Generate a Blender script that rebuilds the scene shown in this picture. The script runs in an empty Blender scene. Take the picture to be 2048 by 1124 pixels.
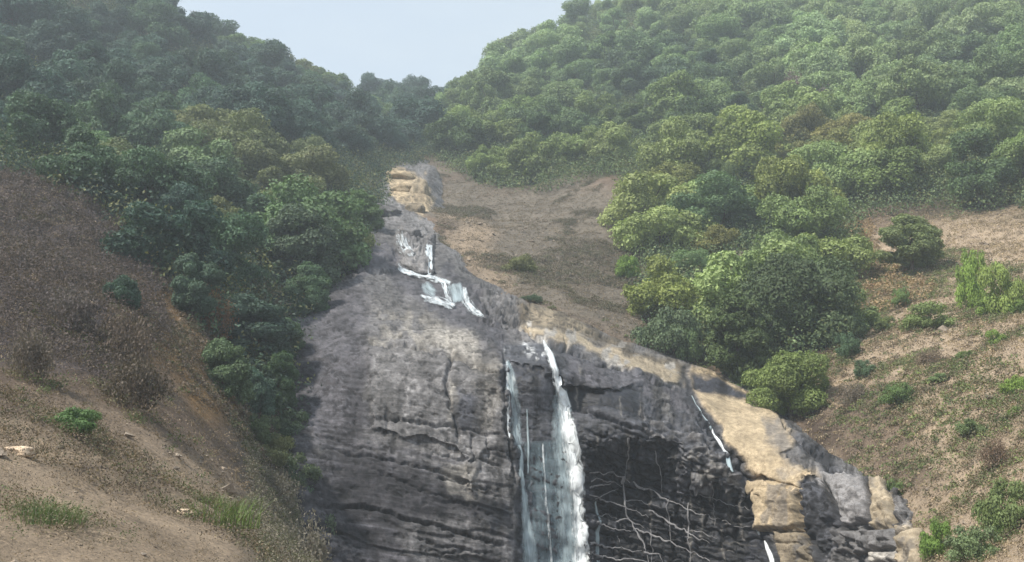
import bpy, math, random
import numpy as np
from mathutils import Matrix, Vector

random.seed(7)
rng = np.random.default_rng(7)
SC = bpy.context.scene
COL = SC.collection

# ------------------------------------------------------------------ camera
PITCH = math.radians(12.0)
HFOV = math.radians(50.0)
PW, PH = 2048.0, 1124.0                      # size of the photograph, used for survey angles
FPX = (PW / 2) / math.tan(HFOV / 2)
cam_d = bpy.data.cameras.new('camera')
cam_d.sensor_width = 36.0
cam_d.lens = 18.0 / math.tan(HFOV / 2)
cam_d.clip_start, cam_d.clip_end = 0.1, 6000
cam = bpy.data.objects.new('camera', cam_d)
COL.objects.link(cam)
cam.location = (0, 0, 0)
cam.rotation_euler = (math.pi / 2 + PITCH, 0, 0)
SC.camera = cam

# ------------------------------------------------------------------ light
SUN_DIR = Vector((-0.52, -0.34, 0.78)).normalized()   # towards the sun
SUN_EL = math.asin(SUN_DIR.z)
SUN_AZ = math.atan2(SUN_DIR.x, SUN_DIR.y)
world = bpy.data.worlds.new('World')
SC.world = world
world.use_nodes = True
wn, wl = world.node_tree.nodes, world.node_tree.links
for n in list(wn):
    wn.remove(n)
w_out = wn.new('ShaderNodeOutputWorld')
w_bg = wn.new('ShaderNodeBackground')
w_sky = wn.new('ShaderNodeTexSky')
w_sky.sky_type = 'NISHITA'
w_sky.sun_disc = False
w_sky.sun_elevation = SUN_EL
w_sky.sun_rotation = SUN_AZ
w_sky.air_density, w_sky.dust_density, w_sky.ozone_density = 1.0, 3.0, 1.0
w_tc = wn.new('ShaderNodeTexCoord')
w_map = wn.new('ShaderNodeMapping')
w_map.inputs['Scale'].default_value = (2.2, 2.2, 6.0)
w_ns = wn.new('ShaderNodeTexNoise')
w_ns.inputs['Scale'].default_value = 1.6
w_ns.inputs['Detail'].default_value = 7
w_ns.inputs['Roughness'].default_value = 0.55
w_cr = wn.new('ShaderNodeMapRange')
w_cr.inputs['From Min'].default_value = 0.38
w_cr.inputs['From Max'].default_value = 0.75
w_cr.inputs['To Min'].default_value = 0.75
w_cr.inputs['To Max'].default_value = 1.0
w_mx = wn.new('ShaderNodeMix')
w_mx.data_type = 'RGBA'
w_mx.inputs['B'].default_value = (2.85, 3.22, 3.5, 1)     # thin veil of pale cloud
wl.new(w_tc.outputs['Generated'], w_map.inputs['Vector'])
wl.new(w_map.outputs['Vector'], w_ns.inputs['Vector'])
wl.new(w_ns.outputs['Fac'], w_cr.inputs['Value'])
wl.new(w_cr.outputs['Result'], w_mx.inputs['Factor'])
wl.new(w_sky.outputs['Color'], w_mx.inputs['A'])
wl.new(w_mx.outputs['Result'], w_bg.inputs['Color'])
w_bg.inputs['Strength'].default_value = 0.15
wl.new(w_bg.outputs['Background'], w_out.inputs['Surface'])

sun_d = bpy.data.lights.new('sun', 'SUN')
sun_d.energy = 3.7
sun_d.angle = math.radians(4.0)
sun_d.color = (1.0, 0.94, 0.84)
sun = bpy.data.objects.new('sun', sun_d)
COL.objects.link(sun)
sun.location = SUN_DIR * 300
sun.rotation_euler = SUN_DIR.to_track_quat('Z', 'Y').to_euler()

SC.view_settings.view_transform = 'Standard'
SC.view_settings.look = 'None'
SC.view_settings.exposure = 0.8
SC.view_settings.gamma = 1.0
SC.render.engine = 'CYCLES'
SC.cycles.max_bounces = 6
SC.cycles.diffuse_bounces = 3
SC.cycles.transparent_max_bounces = 8
SC.cycles.volume_bounces = 1
SC.cycles.use_denoising = True

# ------------------------------------------------------------------ maths helpers
SP, CP = math.sin(PITCH), math.cos(PITCH)


def ray(px, py):
    """direction through a survey angle, scaled so that y = 1"""
    px, py = np.asarray(px, float), np.asarray(py, float)
    r = (px - PW / 2) / FPX
    v = (PH / 2 - py) / FPX
    y = CP - v * SP
    return np.stack([r / y, np.ones_like(y), (SP + v * CP) / y], -1)


def at(px, py, Y):
    return ray(px, py) * np.asarray(Y, float)[..., None]


def proj(p):
    p = np.asarray(p, float)
    d = p[..., 1] * CP + p[..., 2] * SP
    u = -p[..., 1] * SP + p[..., 2] * CP
    d = np.where(d < 0.1, 0.1, d)
    return np.stack([PW / 2 + FPX * p[..., 0] / d, PH / 2 - FPX * u / d], -1)


def _hash(i, j, k, seed):
    h = (i * 374761393 + j * 668265263 + k * 2147483647 + seed * 1274126177) & 0xFFFFFFFF
    h = ((h ^ (h >> 13)) * 1274126177) & 0xFFFFFFFF
    h = ((h ^ (h >> 16)) * 2246822519) & 0xFFFFFFFF
    return ((h ^ (h >> 15)) & 0xFFFF) / 32767.5 - 1.0


def vnoise(p, seed=0):
    p = np.asarray(p, float)
    if p.shape[-1] == 2:
        p = np.concatenate([p, np.zeros(p.shape[:-1] + (1,))], -1)
    f = np.floor(p)
    t = p - f
    t = t * t * t * (t * (t * 6 - 15) + 10)
    i = f.astype(np.int64)
    out = 0
    for dx in (0, 1):
        wx = t[..., 0] if dx else 1 - t[..., 0]
        for dy in (0, 1):
            wy = t[..., 1] if dy else 1 - t[..., 1]
            for dz in (0, 1):
                wz = t[..., 2] if dz else 1 - t[..., 2]
                out = out + wx * wy * wz * _hash(i[..., 0] + dx, i[..., 1] + dy, i[..., 2] + dz, seed)
    return out


def fbm(p, octv=4, seed=0, gain=0.5):
    p = np.asarray(p, float)
    a, s, tot = 1.0, 0, 0
    for o in range(octv):
        s = s + a * vnoise(p * (2.03 ** o) + o * 17.3, seed + o)
        tot += a
        a *= gain
    return s / tot * 1.6


def sstep(x, a, b):
    t = np.clip((x - a) / (b - a), 0, 1)
    return t * t * (3 - 2 * t)


class TPS:
    def __init__(self, pts, vals, smooth=0.0):
        self.p = np.asarray(pts, float)
        n = len(self.p)
        K = self._phi(self.p[:, None] - self.p[None])
        K += np.eye(n) * smooth
        P = np.concatenate([np.ones((n, 1)), self.p], 1)
        A = np.zeros((n + 3, n + 3))
        A[:n, :n], A[:n, n:], A[n:, :n] = K, P, P.T
        self.w = np.linalg.solve(A, np.concatenate([np.asarray(vals, float), np.zeros(3)]))

    @staticmethod
    def _phi(d):
        r2 = (d ** 2).sum(-1)
        return 0.5 * r2 * np.log(r2 + 1e-9)

    def __call__(self, q):
        q = np.asarray(q, float)
        sh = q.shape[:-1]
        q = q.reshape(-1, 2)
        out = np.empty(len(q))
        for s in range(0, len(q), 20000):
            c = q[s:s + 20000]
            out[s:s + 20000] = self._phi(c[:, None] - self.p[None]) @ self.w[:-3] + self.w[-3] + c @ self.w[-2:]
        return out.reshape(sh)


def poly_sd(q, poly):
    """signed distance to a closed outline, positive inside"""
    q = np.asarray(q, float)
    poly = np.asarray(poly, float)
    d = np.full(q.shape[:-1], 1e18)
    ins = np.zeros(q.shape[:-1], bool)
    for a, b in zip(poly, np.roll(poly, -1, 0)):
        e = b - a
        w = q - a
        t = np.clip((w @ e) / (e @ e + 1e-9), 0, 1)
        dd = w - t[..., None] * e
        d = np.minimum(d, (dd ** 2).sum(-1))
        if a[1] != b[1]:
            c = (a[1] > q[..., 1]) != (b[1] > q[..., 1])
            xx = (b[0] - a[0]) * (q[..., 1] - a[1]) / (b[1] - a[1]) + a[0]
            ins ^= c & (q[..., 0] < xx)
    d = np.sqrt(d)
    return np.where(ins, d, -d)


def line_d(q, pts):
    """distance to an open line and the position along it 0..1"""
    q = np.asarray(q, float)
    pts = np.asarray(pts, float)
    best = np.full(q.shape[:-1], 1e18)
    pos = np.zeros(q.shape[:-1])
    n = len(pts) - 1
    for i in range(n):
        a, e = pts[i], pts[i + 1] - pts[i]
        w = q - a
        t = np.clip((w @ e) / (e @ e + 1e-9), 0, 1)
        dd = ((w - t[..., None] * e) ** 2).sum(-1)
        m = dd < best
        best = np.where(m, dd, best)
        pos = np.where(m, (i + t) / n, pos)
    return np.sqrt(best), pos


# ------------------------------------------------------------------ mesh helpers
def mesh_np(name, verts, faces, smooth=True):
    """faces: (n,3) or (n,4) int array"""
    verts = np.asarray(verts, np.float32)
    faces = np.asarray(faces, np.int32)
    k = faces.shape[1]
    me = bpy.data.meshes.new(name)
    me.vertices.add(len(verts))
    me.vertices.foreach_set('co', verts.ravel())
    me.loops.add(faces.size)
    me.loops.foreach_set('vertex_index', faces.ravel())
    me.polygons.add(len(faces))
    me.polygons.foreach_set('loop_start', np.arange(0, faces.size, k, dtype=np.int32))
    me.polygons.foreach_set('use_smooth', np.full(len(faces), smooth))
    me.update(calc_edges=True)
    return me


def fattr(me, name, vals):
    a = me.attributes.new(name, 'FLOAT', 'POINT')
    a.data.foreach_set('value', np.asarray(vals, np.float32).ravel())


def cattr(me, name, rgb):
    rgb = np.asarray(rgb, np.float32)
    c = np.concatenate([rgb, np.ones((len(rgb), 1), np.float32)], 1)
    a = me.attributes.new(name, 'FLOAT_COLOR', 'POINT')
    a.data.foreach_set('color', c.ravel())


def link(name, me, mat=None, parent=None):
    o = bpy.data.objects.new(name, me)
    COL.objects.link(o)
    if mat is not None and not me.materials:
        me.materials.append(mat)
    if parent is not None:
        o.parent = parent
    return o


def tag(o, label=None, cat=None, group=None, kind=None):
    for k, v in (('label', label), ('category', cat), ('group', group), ('kind', kind)):
        if v:
            o[k] = v
    return o


def empty(name, loc=(0, 0, 0)):
    o = bpy.data.objects.new(name, None)
    o.empty_display_size = 0.5
    o.location = loc
    COL.objects.link(o)
    return o


def tube(pts, radii, seg=7):
    pts = np.asarray(pts, float)
    n = len(pts)
    V, F = [], []
    prev = None
    for i in range(n):
        d = pts[min(i + 1, n - 1)] - pts[max(i - 1, 0)]
        d = d / (np.linalg.norm(d) + 1e-9)
        ref = np.array([0, 0, 1.0]) if abs(d[2]) < 0.9 else np.array([1.0, 0, 0])
        if prev is not None:
            ref = prev
        s = ref - d * (ref @ d)
        s /= np.linalg.norm(s) + 1e-9
        prev = s
        t = np.cross(d, s)
        for k in range(seg):
            a = 2 * math.pi * k / seg
            V.append(pts[i] + radii[i] * (math.cos(a) * s + math.sin(a) * t))
    for i in range(n - 1):
        for k in range(seg):
            k2 = (k + 1) % seg
            F.append((i * seg + k, i * seg + k2, (i + 1) * seg + k2, (i + 1) * seg + k))
    return np.array(V), np.array(F)


def join(parts):
    V, F, o = [], [], 0
    for v, f in parts:
        V.append(v)
        F.append(f + o)
        o += len(v)
    return np.concatenate(V), np.concatenate(F)


# ------------------------------------------------------------------ materials
def new_mat(name):
    m = bpy.data.materials.new(name)
    m.use_nodes = True
    nt = m.node_tree
    for n in list(nt.nodes):
        nt.nodes.remove(n)
    out = nt.nodes.new('ShaderNodeOutputMaterial')
    return m, nt, out


def N(nt, t, **kw):
    n = nt.nodes.new(t)
    for k, v in kw.items():
        if k in n.inputs:
            n.inputs[k].default_value = v
        else:
            setattr(n, k, v)
    return n


def mixc(nt, fac, a, b, mode='MIX'):
    m = nt.nodes.new('ShaderNodeMix')
    m.data_type = 'RGBA'
    m.blend_type = mode
    for s, v in (('Factor', fac), ('A', a), ('B', b)):
        if hasattr(v, 'is_linked'):
            nt.links.new(v, m.inputs[s])
        else:
            m.inputs[s].default_value = v
    return m.outputs['Result']


def noise(nt, vec, scale, detail=5, rough=0.55):
    n = N(nt, 'ShaderNodeTexNoise', Scale=scale, Detail=detail, Roughness=rough)
    nt.links.new(vec, n.inputs['Vector'])
    return n.outputs['Fac']


def rng_map(nt, v, a, b, c=0.0, d=1.0):
    n = N(nt, 'ShaderNodeMapRange')
    n.inputs['From Min'].default_value, n.inputs['From Max'].default_value = a, b
    n.inputs['To Min'].default_value, n.inputs['To Max'].default_value = c, d
    nt.links.new(v, n.inputs['Value'])
    return n.outputs['Result']


def attr(nt, name, out='Color', typ='GEOMETRY'):
    n = nt.nodes.new('ShaderNodeAttribute')
    n.attribute_name = name
    n.attribute_type = typ
    return n.outputs[out]


def bump(nt, h, strength, dist, prev=None):
    b = N(nt, 'ShaderNodeBump', Strength=strength, Distance=dist)
    nt.links.new(h, b.inputs['Height'])
    if prev is not None:
        nt.links.new(prev, b.inputs['Normal'])
    return b.outputs['Normal']


def grey(nt, v):
    c = nt.nodes.new('ShaderNodeCombineColor')
    for k in ('Red', 'Green', 'Blue'):
        nt.links.new(v, c.inputs[k])
    return c.outputs['Color']


def rock_material(name='weathered_rock', base=None, scale=1.0):
    m, nt, out = new_mat(name)
    tc = N(nt, 'ShaderNodeTexCoord')
    P = tc.outputs['Object']
    col = attr(nt, 'albedo') if base is None else base
    wet = attr(nt, 'wet', 'Fac') if base is None else None
    n1 = noise(nt, P, 0.9 * scale, 8, 0.65)
    n2 = noise(nt, P, 5.0 * scale, 6, 0.65)
    n3 = noise(nt, P, 22.0 * scale, 4, 0.6)
    mp = N(nt, 'ShaderNodeMapping')
    mp.inputs['Rotation'].default_value = (0, 0.32, 0)
    mp.inputs['Scale'].default_value = (0.35, 0.35, 5.0)
    nt.links.new(P, mp.inputs['Vector'])
    ns = noise(nt, mp.outputs['Vector'], 1.3 * scale, 6, 0.6)
    c = mixc(nt, 1.0, col, grey(nt, rng_map(nt, n1, 0.25, 0.75, 0.62, 1.38)), 'MULTIPLY')
    c = mixc(nt, 1.0, c, grey(nt, rng_map(nt, n2, 0.3, 0.7, 0.72, 1.28)), 'MULTIPLY')
    c = mixc(nt, 1.0, c, grey(nt, rng_map(nt, n3, 0.3, 0.7, 0.78, 1.22)), 'MULTIPLY')
    n4 = noise(nt, P, 2.4 * scale, 3, 0.5)
    cr = N(nt, 'ShaderNodeMath', operation='ABSOLUTE')
    sb = N(nt, 'ShaderNodeMath', operation='SUBTRACT')
    nt.links.new(n4, sb.inputs[0])
    sb.inputs[1].default_value = 0.5
    nt.links.new(sb.outputs[0], cr.inputs[0])
    pit = noise(nt, P, 0.7 * scale, 3, 0.5)
    gate = rng_map(nt, pit, 0.48, 0.6)
    line = rng_map(nt, cr.outputs[0], 0.0, 0.02, 1, 0)
    lm = N(nt, 'ShaderNodeMath', operation='MULTIPLY')
    nt.links.new(line, lm.inputs[0])
    nt.links.new(gate, lm.inputs[1])
    c = mixc(nt, lm.outputs[0], c, mixc(nt, 1.0, c, (0.45, 0.43, 0.42, 1), 'MULTIPLY'))
    nrm = bump(nt, ns, 0.4, 0.14)
    nrm = bump(nt, n2, 0.45, 0.12, nrm)
    nrm = bump(nt, n3, 0.5, 0.04, nrm)
    p = N(nt, 'ShaderNodeBsdfPrincipled')
    nt.links.new(c, p.inputs['Base Color'])
    nt.links.new(nrm, p.inputs['Normal'])
    if wet is not None:
        nt.links.new(rng_map(nt, wet, 0, 1, 0.9, 0.42), p.inputs['Roughness'])
    else:
        p.inputs['Roughness'].default_value = 0.9
    p.inputs['Specular IOR Level'].default_value = 0.35
    nt.links.new(p.outputs['BSDF'], out.inputs['Surface'])
    return m


def ground_material():
    m, nt, out = new_mat('dry_ground')
    tc = N(nt, 'ShaderNodeTexCoord')
    P = tc.outputs['Object']
    col = attr(nt, 'albedo')
    n1 = noise(nt, P, 0.35, 8, 0.65)
    n2 = noise(nt, P, 2.2, 8, 0.7)
    n3 = noise(nt, P, 11.0, 5, 0.7)
    c = mixc(nt, rng_map(nt, n2, 0.52, 0.68), col, mixc(nt, 1.0, col, (0.5, 0.5, 0.5, 1), 'MULTIPLY'))
    c = mixc(nt, rng_map(nt, n3, 0.54, 0.66, 0, 0.8), c, mixc(nt, 1.0, col, (0.4, 0.4, 0.4, 1), 'MULTIPLY'))
    c = mixc(nt, rng_map(nt, n3, 0.46, 0.34, 0, 0.7), c, mixc(nt, 1.0, col, (1.6, 1.55, 1.5, 1), 'MULTIPLY'))
    c = mixc(nt, 1.0, c, grey(nt, rng_map(nt, n1, 0.25, 0.75, 0.7, 1.3)), 'MULTIPLY')
    nrm = bump(nt, n2, 0.8, 0.25)
    nrm = bump(nt, n3, 0.8, 0.07, nrm)
    p = N(nt, 'ShaderNodeBsdfPrincipled', Roughness=0.95)
    p.inputs['Specular IOR Level'].default_value = 0.15
    nt.links.new(c, p.inputs['Base Color'])
    nt.links.new(nrm, p.inputs['Normal'])
    nt.links.new(p.outputs['BSDF'], out.inputs['Surface'])
    return m


def leaf_material(name, use_obj_color=True, base=(0.07, 0.11, 0.045, 1), trans=0.22):
    m, nt, out = new_mat(name)
    if use_obj_color:
        oi = nt.nodes.new('ShaderNodeObjectInfo')
        col = oi.outputs['Color']
    else:
        col = attr(nt, 'albedo')
    t = attr(nt, 'tint', 'Fac')
    c = mixc(nt, 1.0, col, grey(nt, rng_map(nt, t, 0, 1, 0.55, 1.45)), 'MULTIPLY')
    d = N(nt, 'ShaderNodeBsdfPrincipled', Roughness=0.62)
    d.inputs['Specular IOR Level'].default_value = 0.3
    nt.links.new(c, d.inputs['Base Color'])
    tr = N(nt, 'ShaderNodeBsdfTranslucent')
    c2 = mixc(nt, 1.0, c, (1.15, 1.25, 0.7, 1), 'MULTIPLY')
    nt.links.new(c2, tr.inputs['Color'])
    mx = N(nt, 'ShaderNodeMixShader', Fac=trans)
    nt.links.new(d.outputs['BSDF'], mx.inputs[1])
    nt.links.new(tr.outputs['BSDF'], mx.inputs[2])
    nt.links.new(mx.outputs['Shader'], out.inputs['Surface'])
    return m


def bark_material(name, rgb):
    m, nt, out = new_mat(name)
    tc = N(nt, 'ShaderNodeTexCoord')
    mp = N(nt, 'ShaderNodeMapping')
    mp.inputs['Scale'].default_value = (6, 6, 1.2)
    nt.links.new(tc.outputs['Object'], mp.inputs['Vector'])
    n1 = noise(nt, mp.outputs['Vector'], 2.0, 6, 0.65)
    c = mixc(nt, 1.0, (*rgb, 1), grey(nt, rng_map(nt, n1, 0.3, 0.7, 0.6, 1.4)), 'MULTIPLY')
    p = N(nt, 'ShaderNodeBsdfPrincipled', Roughness=0.9)
    nt.links.new(c, p.inputs['Base Color'])
    nt.links.new(bump(nt, n1, 0.8, 0.05), p.inputs['Normal'])
    nt.links.new(p.outputs['BSDF'], out.inputs['Surface'])
    return m


def water_material(name, lo, hi, tint=(0.74, 0.8, 0.84, 1), fine=26.0):
    """falling white water: streaky foam that lets the rock show between the strands"""
    m, nt, out = new_mat(name)
    uv = attr(nt, 'flow', 'Vector')
    mp = N(nt, 'ShaderNodeMapping')
    mp.inputs['Scale'].default_value = (1.0, 0.09, 1)
    nt.links.new(uv, mp.inputs['Vector'])
    n1 = noise(nt, mp.outputs['Vector'], fine * 0.3, 6, 0.62)
    mp2 = N(nt, 'ShaderNodeMapping')
    mp2.inputs['Scale'].default_value = (1.0, 0.3, 1)
    nt.links.new(uv, mp2.inputs['Vector'])
    n2 = noise(nt, mp2.outputs['Vector'], fine * 0.22, 5, 0.6)
    body = attr(nt, 'body', 'Fac')
    s = N(nt, 'ShaderNodeMath', operation='ADD')
    nt.links.new(n1, s.inputs[0])
    nt.links.new(n2, s.inputs[1])
    s2 = N(nt, 'ShaderNodeMath', operation='ADD')
    nt.links.new(s.outputs[0], s2.inputs[0])
    nt.links.new(body, s2.inputs[1])
    a = rng_map(nt, s2.outputs[0], lo, hi)
    p = N(nt, 'ShaderNodeBsdfPrincipled', Roughness=0.35)
    p.inputs['Base Color'].default_value = tint
    nt.links.new(bump(nt, n1, 0.25, 0.06), p.inputs['Normal'])
    t = N(nt, 'ShaderNodeBsdfTransparent')
    mx = N(nt, 'ShaderNodeMixShader')
    nt.links.new(a, mx.inputs['Fac'])
    nt.links.new(t.outputs['BSDF'], mx.inputs[1])
    nt.links.new(p.outputs['BSDF'], mx.inputs[2])
    nt.links.new(mx.outputs['Shader'], out.inputs['Surface'])
    return m


M_ROCK = rock_material()
M_GROUND = ground_material()
M_LEAF = leaf_material('leaves')
M_LEAF_MASS = leaf_material('undergrowth_leaves', False)
M_BARK = bark_material('bark', (0.11, 0.085, 0.065))
M_TWIG = bark_material('dry_twig', (0.2, 0.15, 0.12))
M_ROOT = bark_material('pale_root', (0.22, 0.215, 0.22))
M_FOAM = water_material('white_water', 0.80, 1.3, (0.76, 0.8, 0.82, 1), 34.0)
M_CASC = water_material('broken_white_water', 0.88, 1.22, (0.6, 0.65, 0.68, 1), 44.0)
M_VEIL = water_material('thin_water_veil', 0.8, 1.9, (0.46, 0.56, 0.6, 1))
M_FILM = water_material('water_film', 0.75, 1.9, (0.2, 0.27, 0.3, 1))

# ------------------------------------------------------------------ rock outcrop
# survey of the rock: bearing, elevation (as photograph columns and rows) and distance in metres
ROCK_PTS = [
    (540, 1300, 46), (700, 1300, 54), (1000, 1300, 57), (1300, 1300, 58), (1600, 1300, 52), (1900, 1300, 42),
    (560, 1124, 50), (650, 1124, 54.5), (800, 1124, 56.5), (1000, 1124, 58), (1100, 1124, 59.5), (1300, 1124, 60),
    (1450, 1124, 58.5), (1600, 1124, 55.5), (1750, 1124, 51), (1850, 1124, 46.5),
    (580, 950, 56), (650, 950, 57.5), (800, 950, 58.5), (1000, 950, 59.5), (1150, 950, 60.5), (1300, 950, 60.8),
    (1480, 950, 59.5), (1620, 950, 57), (1720, 970, 54), (1800, 1000, 51),
    (575, 800, 62), (620, 800, 61.5), (750, 800, 61), (900, 800, 61), (1000, 800, 61), (1150, 800, 61.5),
    (1300, 800, 62.8), (1400, 800, 65), (1500, 840, 63.5), (1580, 870, 61),
    (575, 700, 68), (620, 700, 66.5), (750, 700, 64.5), (900, 700, 64), (1020, 700, 63.8), (1100, 700, 64),
    (1200, 720, 66.5), (1300, 757, 67.5), (1370, 780, 68.5),
    (590, 640, 73), (700, 640, 71), (850, 640, 70), (960, 640, 70.5), (1040, 650, 72),
    (1060, 612, 79), (1200, 670, 77), (1375, 737, 74), (1450, 790, 69), (1530, 812, 68),
    (640, 595, 79), (720, 540, 85), (800, 545, 88), (900, 570, 84), (960, 585, 82),
    (725, 480, 97), (790, 480, 99), (870, 500, 98), (760, 440, 109), (800, 400, 119), (850, 420, 116),
    (780, 350, 136), (850, 360, 133), (800, 310, 152),
]
ROCK_POLY = [(560, 1330), (590, 1000), (585, 850), (583, 640), (640, 590), (712, 560), (716, 470), (750, 430),
             (765, 390), (772, 345), (800, 330), (850, 350), (856, 420), (880, 475), (930, 540), (1000, 590),
             (1050, 603), (1150, 643), (1250, 690), (1380, 733), (1450, 750), (1530, 805), (1580, 850), (1640, 915),
             (1720, 955), (1790, 980), (1830, 1060), (1850, 1124), (1900, 1330)]
rp = np.array(ROCK_PTS, float)
rock_tps = TPS(rp[:, :2] / 100, rp[:, 2], 0.002)
STEP = 2.0
ga = np.arange(500, 1960, STEP)
gb = np.arange(296, 1320, STEP)
A, B = np.meshgrid(ga, gb)
Q = np.stack([A, B], -1)
sd_rock = poly_sd(Q, ROCK_POLY)
DY = rock_tps(Q / 100)
DY = DY + np.maximum(0, 3 - sd_rock) ** 1.2 * np.where(B > 1000, 0.05, 0.12)
wp = Q + np.stack([fbm(Q / 40, 3, 5), fbm(Q / 40, 3, 9)], -1) * 9
wf = Q + np.stack([fbm(Q / 14, 3, 15), fbm(Q / 14, 3, 19)], -1) * 4


def pmask(poly, soft=6, q=None):
    return sstep(poly_sd(wp if q is None else q, poly), -soft, soft)


# large steps: raised blocks and undercut, wet hollows
MIDBLOCK = [(738, 690), (800, 690), (905, 712), (1008, 745), (1012, 905), (960, 900), (945, 1000), (915, 890), (740, 860)]
CAP = [(900, 660), (985, 670), (1008, 700), (1008, 748), (905, 712)]
WETWALL = [(1012, 718), (1085, 735), (1118, 760), (1150, 880), (1175, 1140), (1050, 1140), (1030, 900)]
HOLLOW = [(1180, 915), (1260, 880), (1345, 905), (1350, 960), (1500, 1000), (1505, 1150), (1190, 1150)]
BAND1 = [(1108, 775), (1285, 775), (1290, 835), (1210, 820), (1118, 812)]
BEIGE = [(1384, 772), (1450, 790), (1530, 812), (1580, 850), (1602, 885), (1560, 905), (1580, 930), (1640, 945),
         (1600, 978), (1555, 965), (1510, 950), (1480, 915), (1450, 870), (1415, 820)]
LEDGE = [(1040, 645), (1140, 668), (1250, 705), (1370, 745), (1372, 768), (1330, 760), (1240, 724), (1140, 690), (1055, 662)]
TOPSLAB = [(1030, 600), (1100, 615), (1250, 690), (1375, 735), (1372, 750), (1250, 705), (1140, 668), (1040, 640)]
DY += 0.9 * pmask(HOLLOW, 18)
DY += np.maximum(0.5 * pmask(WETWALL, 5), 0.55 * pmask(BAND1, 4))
DY -= 0.28 * pmask(MIDBLOCK, 4)
DY -= 0.2 * pmask(CAP, 4)
DY -= 0.5 * pmask(LEDGE, 4)
DY -= 0.4 * pmask(BEIGE, 6)
GROOVE = [(1365, 742), (1380, 790), (1400, 830), (1430, 870), (1470, 920), (1500, 965), (1508, 1000)]
d_g, _ = line_d(wp, GROOVE)
DY += 0.6 * np.exp(-(d_g / 7) ** 2)
KNOB = [(791, 458), (815, 446), (842, 448), (868, 462), (874, 488), (864, 548), (828, 544), (806, 522), (791, 492)]
KN = np.sqrt(np.clip(poly_sd(wp, KNOB) / 20, 0, 1))
DY -= 2.2 * KN                                   # knob by the upper falls
DY += 0.8 * pmask([(720, 490), (790, 490), (800, 535), (722, 538)], 6)
DY += 0.5 * pmask([(838, 562), (935, 572), (962, 630), (850, 600)], 5)

PR = at(A, B, DY)


def normals(P):
    du = np.gradient(P, axis=1)
    dv = np.gradient(P, axis=0)
    n = np.cross(du, dv)
    n /= np.linalg.norm(n, axis=-1, keepdims=True) + 1e-12
    s = np.sign((n * -P).sum(-1, keepdims=True))
    return n * np.where(s == 0, 1, s)


nr = normals(PR)
# joints and bedding cracks, (line, half width in survey units, depth m)
CRACKS = [
    ([(655, 895), (720, 910), (830, 930), (880, 940), (960, 980), (1010, 1000)], 3, .22),
    ([(640, 1010), (740, 1012), (800, 1035), (870, 1048), (950, 1075), (1010, 1092)], 3.4, .4),
    ([(820, 1070), (870, 1090), (910, 1098), (1000, 1110)], 2.6, .22),
    ([(850, 1100), (905, 1108), (930, 1098)], 2.6, .2),
    ([(740, 690), (800, 690), (905, 712), (960, 735), (1008, 748)], 3, .28),
    ([(738, 835), (800, 838), (870, 850), (912, 850)], 3, .26),
    ([(775, 800), (772, 830), (770, 870)], 2.4, .14),
    ([(903, 700), (900, 740), (892, 760), (900, 800), (915, 850), (918, 880)], 3.4, .3),
    ([(912, 850), (955, 862), (1010, 875)], 2.6, .18),
    ([(880, 905), (920, 918), (960, 915), (1010, 935)], 2.8, .25),
    ([(942, 862), (948, 900), (946, 940)], 2.2, .14),
    ([(880, 930), (945, 945)], 2.4, .12), ([(875, 955), (940, 965), (1005, 985)], 2.6, .22),
    ([(975, 870), (978, 915)], 2.4, .18),
    ([(1008, 700), (1010, 800), (1016, 900), (1035, 960)], 3.4, .35),
    ([(720, 930), (800, 960), (860, 985), (940, 1010), (1005, 1040)], 2.6, .18),
    ([(620, 870), (700, 890), (760, 905)], 2.6, .15), ([(610, 760), (680, 775), (740, 800)], 2.6, .14),
    ([(690, 540), (720, 541), (800, 548)], 3, .35),
    ([(590, 720), (680, 722), (740, 735)], 2.6, .1),
    ([(1130, 815), (1210, 835), (1300, 865), (1350, 905), (1420, 940)], 3, .3),
    ([(1180, 915), (1250, 945), (1330, 985), (1400, 1010), (1480, 1030)], 3, .3),
    ([(1170, 965), (1240, 985), (1310, 1020), (1400, 1060)], 3, .3),
    ([(1180, 1010), (1260, 1040), (1350, 1075), (1420, 1090)], 3, .3),
    ([(1190, 1060), (1270, 1080), (1330, 1110)], 3, .3),
    ([(1390, 985), (1450, 985), (1505, 1010)], 3, .3), ([(1420, 1040), (1500, 1040)], 3, .3),
    ([(1440, 1075), (1520, 1078)], 2.6, .2), ([(1465, 985), (1468, 1040)], 3, .3), ([(1440, 1040), (1442, 1080)], 3, .25),
    ([(1345, 900), (1350, 985), (1362, 1060), (1380, 1120)], 3, .3),
    ([(1015, 640), (1050, 665), (1140, 702), (1240, 737), (1330, 772), (1372, 782)], 3.2, .3),
    ([(1040, 606), (1100, 640), (1180, 665), (1250, 692)], 3, .2),
    ([(1130, 672), (1133, 700)], 2.4, .2),
    ([(1505, 955), (1550, 965), (1598, 980)], 4, .45),
    ([(1598, 978), (1600, 1020), (1602, 1060)], 4, .45), ([(1515, 1060), (1560, 1062), (1602, 1058)], 3.4, .4),
    ([(1640, 945), (1665, 1000), (1690, 1060), (1720, 1124)], 4.5, .5),
    ([(1735, 965), (1748, 1000), (1745, 1040), (1752, 1060)], 4, .45),
    ([(1650, 1050), (1720, 1062), (1790, 1055)], 3.4, .35),
    ([(1602, 1060), (1640, 1100), (1650, 1140)], 4, .4),
    ([(1560, 905), (1590, 915), (1640, 945)], 3, .3), ([(1540, 1085), (1610, 1090)], 2.6, .2),
    ([(1560, 830), (1600, 880), (1650, 925), (1700, 958)], 4, .45),
    ([(1700, 1075), (1740, 1100), (1750, 1124)], 3.4, .3),
    ([(950, 585), (990, 610), (1020, 640), (1050, 665)], 3, .25), ([(970, 600), (985, 640)], 2.6, .2),
]
h = np.zeros_like(A)
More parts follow.
